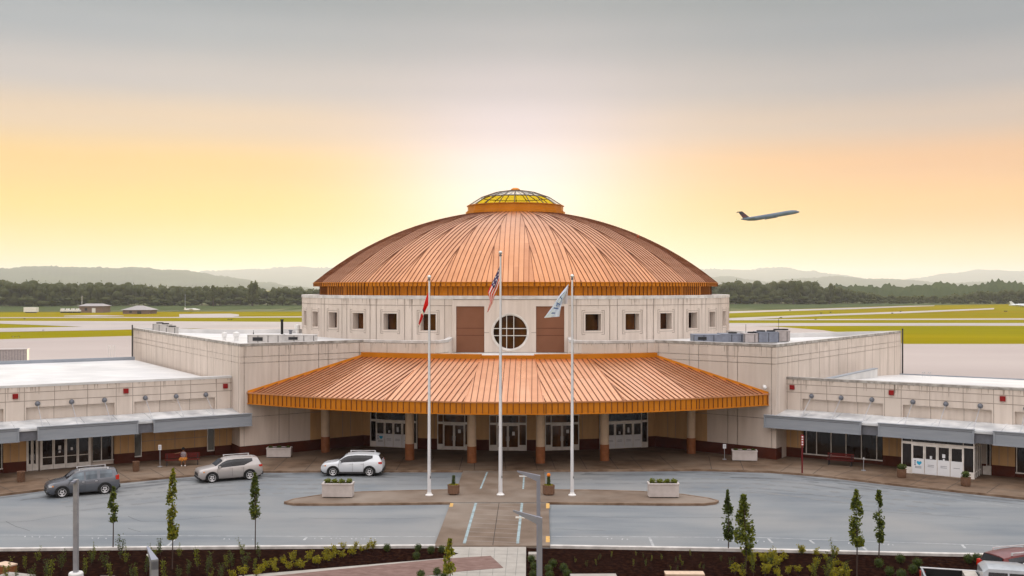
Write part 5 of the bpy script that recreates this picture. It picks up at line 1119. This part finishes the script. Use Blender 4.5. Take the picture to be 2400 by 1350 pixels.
# ================================================================ STREET LAMPS, FURNITURE IN THE FOREGROUND
steel = mat('lamp_grey_paint', (.24, .25, .30), .45, .3, c2=(.21, .22, .27), ns=1)
def lamp(loc, h, arm, rise, rz, lab, w=.085):
    r = empty('street_lamp', loc, rz, lab, 'street lamp', 'grey angular street lamps'); MB().box(-w, w, -w, w, 0, h-.02).build('pole', steel, r)
    a = MB(); a.v = [(w, -w, h-.28), (w, w, h-.28), (w, w, h+.04), (w, -w, h+.04), (-arm, -.03, h+rise-.06), (-arm, .03, h+rise-.06), (-arm, .03, h+rise), (-arm, -.03, h+rise)]; a.f = [(0, 1, 2, 3), (4, 7, 6, 5), (0, 4, 5, 1), (1, 5, 6, 2), (2, 6, 7, 3), (3, 7, 4, 0)]; a.m = [0]*6; a.build('arm', steel, r)
    MB().box(-arm*.9, -arm*.45, -.05, .05, h+rise*.62-.17, h+rise*.62-.13).build('light_panel', whitem, r); MB().box(-w*2, w*2, -w*2, w*2, 0, .05).build('base_plate', steel, r)
    return r
def lamp_at(px, ytop, h): D = (14-h)*2500/(ytop-675); p = AT(px, 675, D); return (p.x, p.y, .03)
lamp(lamp_at(1262, 1118, 5.6), 5.6, .95, .25, 0, 'grey angular street lamp beyond the walkway, arm pointing left over the crossing')
lamp(lamp_at(1265.5, 1218, 5.6), 5.6, .98, .32, 0, 'grey angular street lamp in front of its twin, lower in the picture')
lamp(lamp_at(361, 1315, 5.4), 5.4, .9, .25, -1.0, 'grey angular lamp whose top just shows above the lower left planting bed', .11)
p = G(178, 1349, .25); r = empty('light_pole', (p.x, p.y, 0), 0, 'tall plain grey light pole standing on a white base in the left bed', 'light pole')
MB().box(-.10, .10, -.10, .10, .4, 4.85).build('pole', mat('pole_grey', (.34, .34, .36), .45, .3), r); MB().box(-.06, .06, -.5, .1, 4.72, 4.82).build('arm', steel, r); MB().lathe([(.34, 0), (.34, .36), (.30, .42), (.01, .42)], 14).build('concrete_base', whitem, r)
def wbench(px, py, w, lab, rz=0):
    p = G(px, py, .45); r = empty('wooden_bench', (p.x, p.y, .02), rz, lab, 'bench', 'wood clad garden benches'); MB().box(-w/2, w/2, -.3, .3, .38, .45).build('seat', woodt, r)
    b = MB().box(-w/2+.02, w/2-.02, -.28, .28, .0, .375)
    b.build('base', woodm, r)
wbench(1604, 1343, 1.85, 'wood clad bench in the right planting bed by the lower frame edge'); wbench(14, 1322, .95, 'wood clad block bench in the lower left corner of the bed', -.5)
def slab(px, py, w, d, h, lab, rz=0): p = G(px, py, h); tag(MB().box(-w/2, w/2, -d/2, d/2, 0, h).build('stone_slab', concl, loc=(p.x, p.y, .02), rz=rz), lab, 'slab')
slab(1392, 1352, 2.2, 1.0, .3, 'pale grey stone slab cut by the lower frame edge left of the wooden bench', .05); slab(1248, 1297, .42, .5, .3, 'small white block in the bed beside the lamp poles'); slab(30, 1352, 1.6, 1.2, .25, 'grey stone slab in front of the corner wooden bench', -.3); slab(248, 1354, .7, .5, .2, 'small pale slab right of the light pole base')
# ================================================================ YOUNG TREES AND SHRUBS
def sapling(px, ybase, ytop, ycr, wpx, lab, lm, seed, bend=0):
    random.seed(seed); p = G(px, ybase, .02); D = (p-CAM).dot(FW); h = 14-(ytop-675)/2500*D; hc = max(.5, 14-(ycr-675)/2500*D); w = wpx/2500*D/2
    r = empty('young_tree', (p.x, p.y, .02), 0, lab, 'tree', 'slender young trees in the beds'); tk = MB().tube((0, 0, 0), (.02, 0, hc), .035, .028, 6).tube((.02, 0, hc), (bend, 0, h*.97), .028, .008, 5)
    for k in range(9): z = hc+(h-hc)*(.05+k/10); a = random.uniform(0, 6.28); tk.tube((0, 0, z-.2), (w*.6*cos(a), w*.6*sin(a), z+.15), .012, .005, 4)
    tk.build('trunk', bark, r); c = MB(); n = int(270*(h-hc)*max(.5, w/.3))
    cl = [(random.uniform(0, 1), random.uniform(0, 6.28), random.uniform(.3, 1)) for _ in range(13)]
    for k in range(n):
        q = random.choice(cl); t_ = min(1, max(0, q[0]+random.gauss(0, .06))); wr = w*(.35+.75*sin(pi*min(1, t_*.9+.12))**.8)*(1-.35*t_); a = q[1]+random.gauss(0, .7); rr = wr*random.uniform(.25, 1.0)*q[2]**.4
        c.leaf((bend*t_+rr*cos(a), rr*sin(a), hc+(h-hc)*t_), .095*random.uniform(.6, 1.25), 0 if random.random() < .7 else 1)
    c.build('crown', lm, r, fix=False)
sapling(265, 1288, 1143, 1222, 28, 'slender young tree with short dark crown between the lamp pole and the grey SUV', [leafd, leafg], 11); sapling(404, 1333, 1101, 1262, 36, 'tall slender young tree with yellow top below the seated person', [leafg, leafy], 12)
sapling(598, 1289, 1110, 1218, 32, 'slender dark young tree just right of the silver SUV', [leafd, leafg], 13); sapling(1707, 1291, 1151, 1268, 34, 'dark slender young tree, left of the closest pair near the island tip', [leafd, leafd], 14)
sapling(1748, 1345, 1163, 1300, 56, 'fuller young tree, right of the closest pair near the island tip', [leafg, leafd], 15, -.1); sapling(2008, 1350, 1151, 1278, 48, 'fuller young tree of the right-hand pair', [leafg, leafd], 16); sapling(2060, 1305, 1152, 1270, 32, 'thin dark young tree of the right-hand pair', [leafd, leafg], 17)
sapling(1054, 1372, 1266, 1352, 38, 'leafy young tree beside the brick path at the walkway edge', [leafg, leafy], 18)
protos = {}
def mk_shrub(kind, v):
    c = MB(); s_ = MB()
    random.seed(hash((kind == 'tall', kind == 'ball', v)) % 1000+v)
    if kind == 'ball': tuft(c, (0, 0, .28), .27, .27, 420, .04); m = [leafd]
    elif kind == 'tall':
        for q_ in range(4):
            a = random.uniform(0, 6.28); x, y = .16*cos(a), .16*sin(a); hh = random.uniform(.6, 1.15); s_.tube((0, 0, 0), (x, y, hh), .014, .006, 4)
            for k in range(34): t_ = random.uniform(.2, 1); c.leaf((x*t_+random.gauss(0, .06), y*t_+random.gauss(0, .06), hh*t_), .042, 0)
        m = [leafd if v % 2 else leafg]
    else:
        for q_ in range(7):
            a = random.uniform(0, 6.28); rr = random.uniform(.08, .3); x, y = rr*cos(a), rr*sin(a); hh = random.uniform(.3, .6); s_.tube((0, 0, 0), (x, y, hh), .012, .006, 4)
            for k in range(26): t_ = random.uniform(.35, 1.05); c.leaf((x*t_+random.gauss(0, .05), y*t_+random.gauss(0, .05), hh*t_), .045, 0)
        m = [leafy]
    r = empty('shrub', (0, 0, 0), 0, '', 'shrub'); c.build('foliage', m, r, fix=False); 
    if s_.f: s_.build('stem', bark, r)
    return r
used = {}
def shrub(kind, v, px, py, sc, lab, grp, zb=.02):
    p = G(px, py, zb); key = (kind, v)
    if key not in protos: protos[key] = mk_shrub(kind, v); o = protos[key]
    else: o = dup(protos[key], (0, 0, 0))
    o.location = (p.x, p.y, zb); o.rotation_euler.z = random.uniform(0, 6); o.scale = (sc, sc, sc); tag(o, lab, 'shrub', grp)
R_ = random.Random(3); i = 0
for k in range(36):
    px = 20+k*17+R_.uniform(-8, 8)
    if abs(px-178) < 18: continue
    shrub('tall', k % 4, px, R_.choice((1306, 1320, 1338, 1352, 1366))+R_.uniform(-5, 5), R_.uniform(.7, 1.15), 'sparse leafy upright shrub in the dark mulch of the left bed', 'upright shrubs in the left bed')
for px, py in ((612, 1345), (625, 1335), (640, 1330), (648, 1342), (664, 1322), (678, 1338), (688, 1318), (696, 1332), (706, 1336), (722, 1318), (736, 1322), (744, 1326), (760, 1308), (768, 1318), (778, 1314), (790, 1302), (800, 1310), (806, 1290), (828, 1292), (826, 1304), (846, 1296), (858, 1292), (600, 1352), (570, 1352), (545, 1358), (874, 1289)):
    shrub('low', len(used) % 3, px, py, R_.uniform(.75, 1.1), 'low yellow-green shrub in the row along the left bed', 'yellow-green shrubs in the left bed'); used[len(used)] = 1
for px, py in ((907, 1293), (980, 1293), (1010, 1298), (976, 1312), (1035, 1297), (986, 1356), (1025, 1350), (1040, 1362)): shrub('ball', px % 2, px, py, .8, 'small round dark green clipped shrub left of the walkway', 'round clipped shrubs left of the walkway')
for px, py in ((1246, 1320), (1252, 1337), (1250, 1356), (1286, 1342), (1296, 1330), (1321, 1340), (1329, 1354), (1288, 1358)): shrub('ball', px % 2, px, py, .8, 'small round dark green clipped shrub around the lamp poles', 'round clipped shrubs around the lamp poles')
for k in range(46):
    px = R_.uniform(1712, 1998); py = R_.uniform(1300, 1362); 
    if px < 1745 and py < 1315: continue
    shrub('low' if R_.random() < .8 else 'tall', k % 3, px, py, R_.uniform(.75, 1.1), 'yellow-green shrub in the dense patch of the right bed', 'yellow-green shrubs in the right bed')
for px, py in ((2085, 1350), (2112, 1356), (2140, 1345), (2150, 1330), (2290, 1318), (2300, 1322), (2270, 1320), (2110, 1320), (2060, 1330)): shrub('ball', px % 2, px, py, .9, 'dark green rounded shrub beside the pickup truck', 'dark shrubs beside the pickup')
for k in range(24): shrub('tall', k % 4, R_.uniform(1340, 1700), R_.uniform(1300, 1340), R_.uniform(.25, .4), 'tiny sprig sprouting in the bare mulch right of the lamp poles', 'tiny sprigs in the bare mulch')
# ================================================================ AIRFIELD OBJECTS
def far_thing(name, px, py, lab, cat): p = G(px, py); return empty(name, (p.x, p.y, -.02), 0, lab, cat), (p-CAM).dot(FW)/2500
r, s = far_thing('box_trailer', 73, 733, 'white box trailer at the far left of the airfield', 'trailer'); MB().box(-15*s, 15*s, -1.5, 1.5, 2*s, 13*s).build('container', whitem, r); MB().box(-12*s, 12*s, -1, 1, 0, 2*s).build('chassis', darkp, r)
for k, px in enumerate((148, 160, 172, 183)):
    r, s = far_thing('utility_truck', px, 733, ('first', 'second', 'third', 'fourth')[k]+' small white truck from the trailer side in the row before the brick airfield building', 'truck'); r['group'] = 'white trucks by the airfield building'
    MB().box(-5.2*s, 5.2*s, -1.2, 1.2, 3*s, 7*s).box(-4*s, 1.5*s, -1.1, 1.1, 7*s, 10*s).build('body', whitem, r); MB().box(-4.4*s, -2*s, -1.25, 1.25, 0, 3*s).box(2*s, 4.4*s, -1.25, 1.25, 0, 3*s).build('wheels', black, r)
def hut(px, py, wpx, hw, hr, lab, flat_top):
    r, s = far_thing('airfield_building', px, py, lab, 'building'); w = wpx*s/2; h = hw*s; d = w*.8; o = w*1.12
    MB().box(-w, w, -d, d, 0, h).build('wall', mat('brick_far', (.22, .15, .12), .9), r); t_ = .62 if flat_top else .2
    rf = MB(); b0 = [(-o, -d*1.15, h), (o, -d*1.15, h), (o, d*1.15, h), (-o, d*1.15, h)]; b1 = [(-o*t_, -d*.1, h+hr*s), (o*t_, -d*.1, h+hr*s), (o*t_, d*.1, h+hr*s), (-o*t_, d*.1, h+hr*s)]
    rf.q(*b0).q(*b1); [rf.q(b0[k], b0[(k+1) % 4], b1[(k+1) % 4], b1[k]) for k in range(4)]; rf.build('roof', mat('grey_roof_far', (.33, .31, .31), .7), r)
    MB().box(w*.1, w*.4, -d-.05, -d, 0, h*.7).build('door', whitem if flat_top else darkp, r); MB().box(-w*.5, -w*.3, -d-.05, -d, h*.3, h*.7).build('window', darkp, r)
hut(222, 732, 56, 15, 5.5, 'brick airfield building with a flat topped roof beside the white trucks', True); hut(328, 735, 62, 9, 10, 'low airfield building with a grey hipped roof', False)
for px, y0, y1, lab in ((192, 731, 693, 'thin pole beside the flat topped airfield building'), (434, 718, 690, 'thin pale pole in front of the left wood')):
    p = G(px, y0); D = (p-CAM).dot(FW); tag(MB().tube((0, 0, 0), (0, 0, (y0-y1)/2500*D), .22, .15, 5).build('mast', galv, loc=(p.x, p.y, 0)), lab, 'pole')
r, s = far_thing('light_aircraft', 450, 731, 'small white aircraft parked right of the hipped airfield building', 'airplane'); MB().sph((0, 0, 1.3), 1, 8, 6, 0, (5, .8, .7)).build('fuselage', whitem, r, smooth=True); MB().box(-1.2, .6, -5, 5, 1.9, 2.05).build('wing', whitem, r); MB().box(-4.6, -3.6, -.1, .1, 1.4, 2.6).build('tail_fin', whitem, r)
k = 0
for px, py, w in ((37, 790, 22), (102, 775.5, 6), (58, 749, 5), (540, 750, 14), (1831, 746, 8), (1912, 750, 6), (1852, 728.5, 4), (1947, 733.5, 5), (2092, 735.5, 6), (2111, 731.5, 5), (1925, 735.5, 7), (2358, 731, 10)):
    p = G(px, py); s = (p-CAM).dot(FW)/2500; r = empty('taxiway_sign', (p.x, p.y, -.05), 0, 'small dark taxiway sign standing in the grass %s' % ('on the far left field' if px < 200 else 'between rotunda and small aircraft' if px < 1000 else 'on the right field'), 'sign', 'taxiway signs left' if px < 200 else 'taxiway signs centre' if px < 1000 else 'taxiway signs right')
    n = max(1, int(w/6)); m_ = MB()
    for q_ in range(n): m_.box(-w/2*s+q_*w*s/n, -w/2*s+(q_+.8)*w*s/n, -.1, .1, .25, 2.7*s)
    m_.build('sign_panel', mat('dark_sign', (.035, .03, .015), .7), r); MB().box(-w*.3*s, -w*.27*s, -.05, .05, 0, .26).box(w*.27*s, w*.3*s, -.05, .05, 0, .26).build('leg', galv, r)
# parked airliner at the right edge
p = G(2400, 720); s = (p-CAM).dot(FW)/2500; r = empty('parked_airliner', (p.x, p.y, -.05), .05, 'white airliner parked on the far right airfield before the wood', 'airplane'); r.scale = (.8, .8, .62)
wh = mat('aircraft_white', (.75, .80, .84), .35); MB().lathe([(.05, 0), (1.0, 1.5), (1.5, 4), (1.55, 20), (1.1, 26), (.3, 30)], 14).build('fuselage', wh, r, smooth=True).rotation_euler = (0, -pi/2, 0)
f_ = [c for c in r.children][0]; f_.location = (16, 0, 2.6)
MB().prism([(2, 0), (-3, 12), (-5, 12), (-3, 0)], 1.9, 2.1).prism([(2, 0), (-3, -12), (-5, -12), (-3, 0)], 1.9, 2.1).build('wing', wh, r); m_ = MB(); m_.v = [(-8.5, -.15, 3.6), (-12.5, -.15, 3.8), (-13.5, -.15, 7.2), (-11.5, -.15, 7.2), (-8.5, .15, 3.6), (-12.5, .15, 3.8), (-13.5, .15, 7.2), (-11.5, .15, 7.2)]
m_.f = [(0, 1, 2, 3), (7, 6, 5, 4), (0, 4, 5, 1), (1, 5, 6, 2), (2, 6, 7, 3), (3, 7, 4, 0)]; m_.m = [0]*6; m_.build('tail_fin', wh, r); MB().tube((-9, -2, 3), (-5.5, -2, 3), .6, .6, 10).tube((-9, 2, 3), (-5.5, 2, 3), .6, .6, 10).build('engine', wh, r)
MB().tube((8, 0, 0), (8, 0, 1.5), .2).tube((-2, -2, 0), (-2, -2, 1.9), .25).tube((-2, 2, 0), (-2, 2, 1.9), .25).build('landing_gear', darkp, r)
# regional jet in the climb
D = 540; p = AT(1806, 506, D); jet = empty('regional_jet', p, atan2(.0232, .99973)-.12, 'silver regional jet with a red and blue tail climbing away', 'airplane'); jet.rotation_euler = (0, radians(-9.5), -.15+.0232)
sil = mat('jet_silver', (.115, .165, .22), .4, .1, c2=(.09, .13, .18), ns=.3); jr = mat('jet_red', (.20, .02, .025), .4); jn = mat('jet_navy', (.035, .03, .06), .4)
st = []
for x, rr, zc in ((-14.8, .15, .9), (-13.5, .5, .75), (-11, .95, .35), (-8, 1.14, .08), (0, 1.16, 0), (8, 1.16, 0), (11, 1.1, -.05), (12.6, .85, -.22), (13.7, .5, -.42), (14.4, .12, -.55)): st.append((x, [(rr*cos(-pi/2+pi*k/8), zc+rr*sin(-pi/2+pi*k/8)) for k in range(9)]))
b = MB(); loft(b, st); b.build('fuselage', sil, jet, smooth='auto')
wg = MB()
for s in (-1, 1): wg.prism([(2.6, s*.9), (-1.6, s*10), (-2.6, s*10), (-2.4, s*.9)], -1.0, -.82)
wg.box(-3.2, 3.2, -1.1, 1.1, -1.35, -.75); wg.build('wing', sil, jet)
tf = MB(); tf.v = [(-10.2, -.12, 1.0), (-13.6, -.12, 1.0), (-15.4, -.1, 4.6), (-13.4, -.1, 4.6), (-10.2, .12, 1.0), (-13.6, .12, 1.0), (-15.4, .1, 4.6), (-13.4, .1, 4.6)]; tf.f = [(0, 1, 2, 3), (7, 6, 5, 4), (0, 4, 5, 1), (1, 5, 6, 2), (2, 6, 7, 3), (3, 7, 4, 0)]; tf.m = [0]*6
tail = tf.build('tail_fin', jn, jet); MB().box(-13.8, -11.7, -.14, .14, 1.7, 2.1).box(-14.4, -12.3, -.14, .14, 2.7, 3.0).build('red_stripe', jr, tail); MB().prism([(-13.3, 0), (-15.6, 3.4), (-16.4, 3.4), (-15.6, 0), (-16.4, -3.4), (-15.6, -3.4)], 4.6, 4.75).build('tailplane', jn, jet)
for s in (-1, 1): MB().tube((-11.6, s*1.75, .45), (-8.0, s*1.75, .45), .5, .68, 12).box(-10.6, -8.8, min(s*.9, s*1.5), max(s*.9, s*1.5), .35, .6).build('engine', sil, jet)
MB().box(11.6, 12.9, -.6, .6, .32, .5).build('cockpit_window', darkp, jet)
# ================================================================ HAZE
hz = bpy.data.materials.new('haze'); hz.use_nodes = True; t = hz.node_tree; t.nodes.remove(t.nodes['Principled BSDF']); pv = t.nodes.new('ShaderNodeVolumePrincipled')
pv.inputs['Color'].default_value = (.86, .92, .97, 1); pv.inputs['Density'].default_value = .9e-4; pv.inputs['Anisotropy'].default_value = .35; t.links.new(pv.outputs[0], t.nodes['Material Output'].inputs['Volume'])
tag(MB().box(-9000, 9000, -250, 17500, -1.5, 300).build('haze', hz), 'pale evening haze thinning the distant hills', 'haze', kind='stuff')
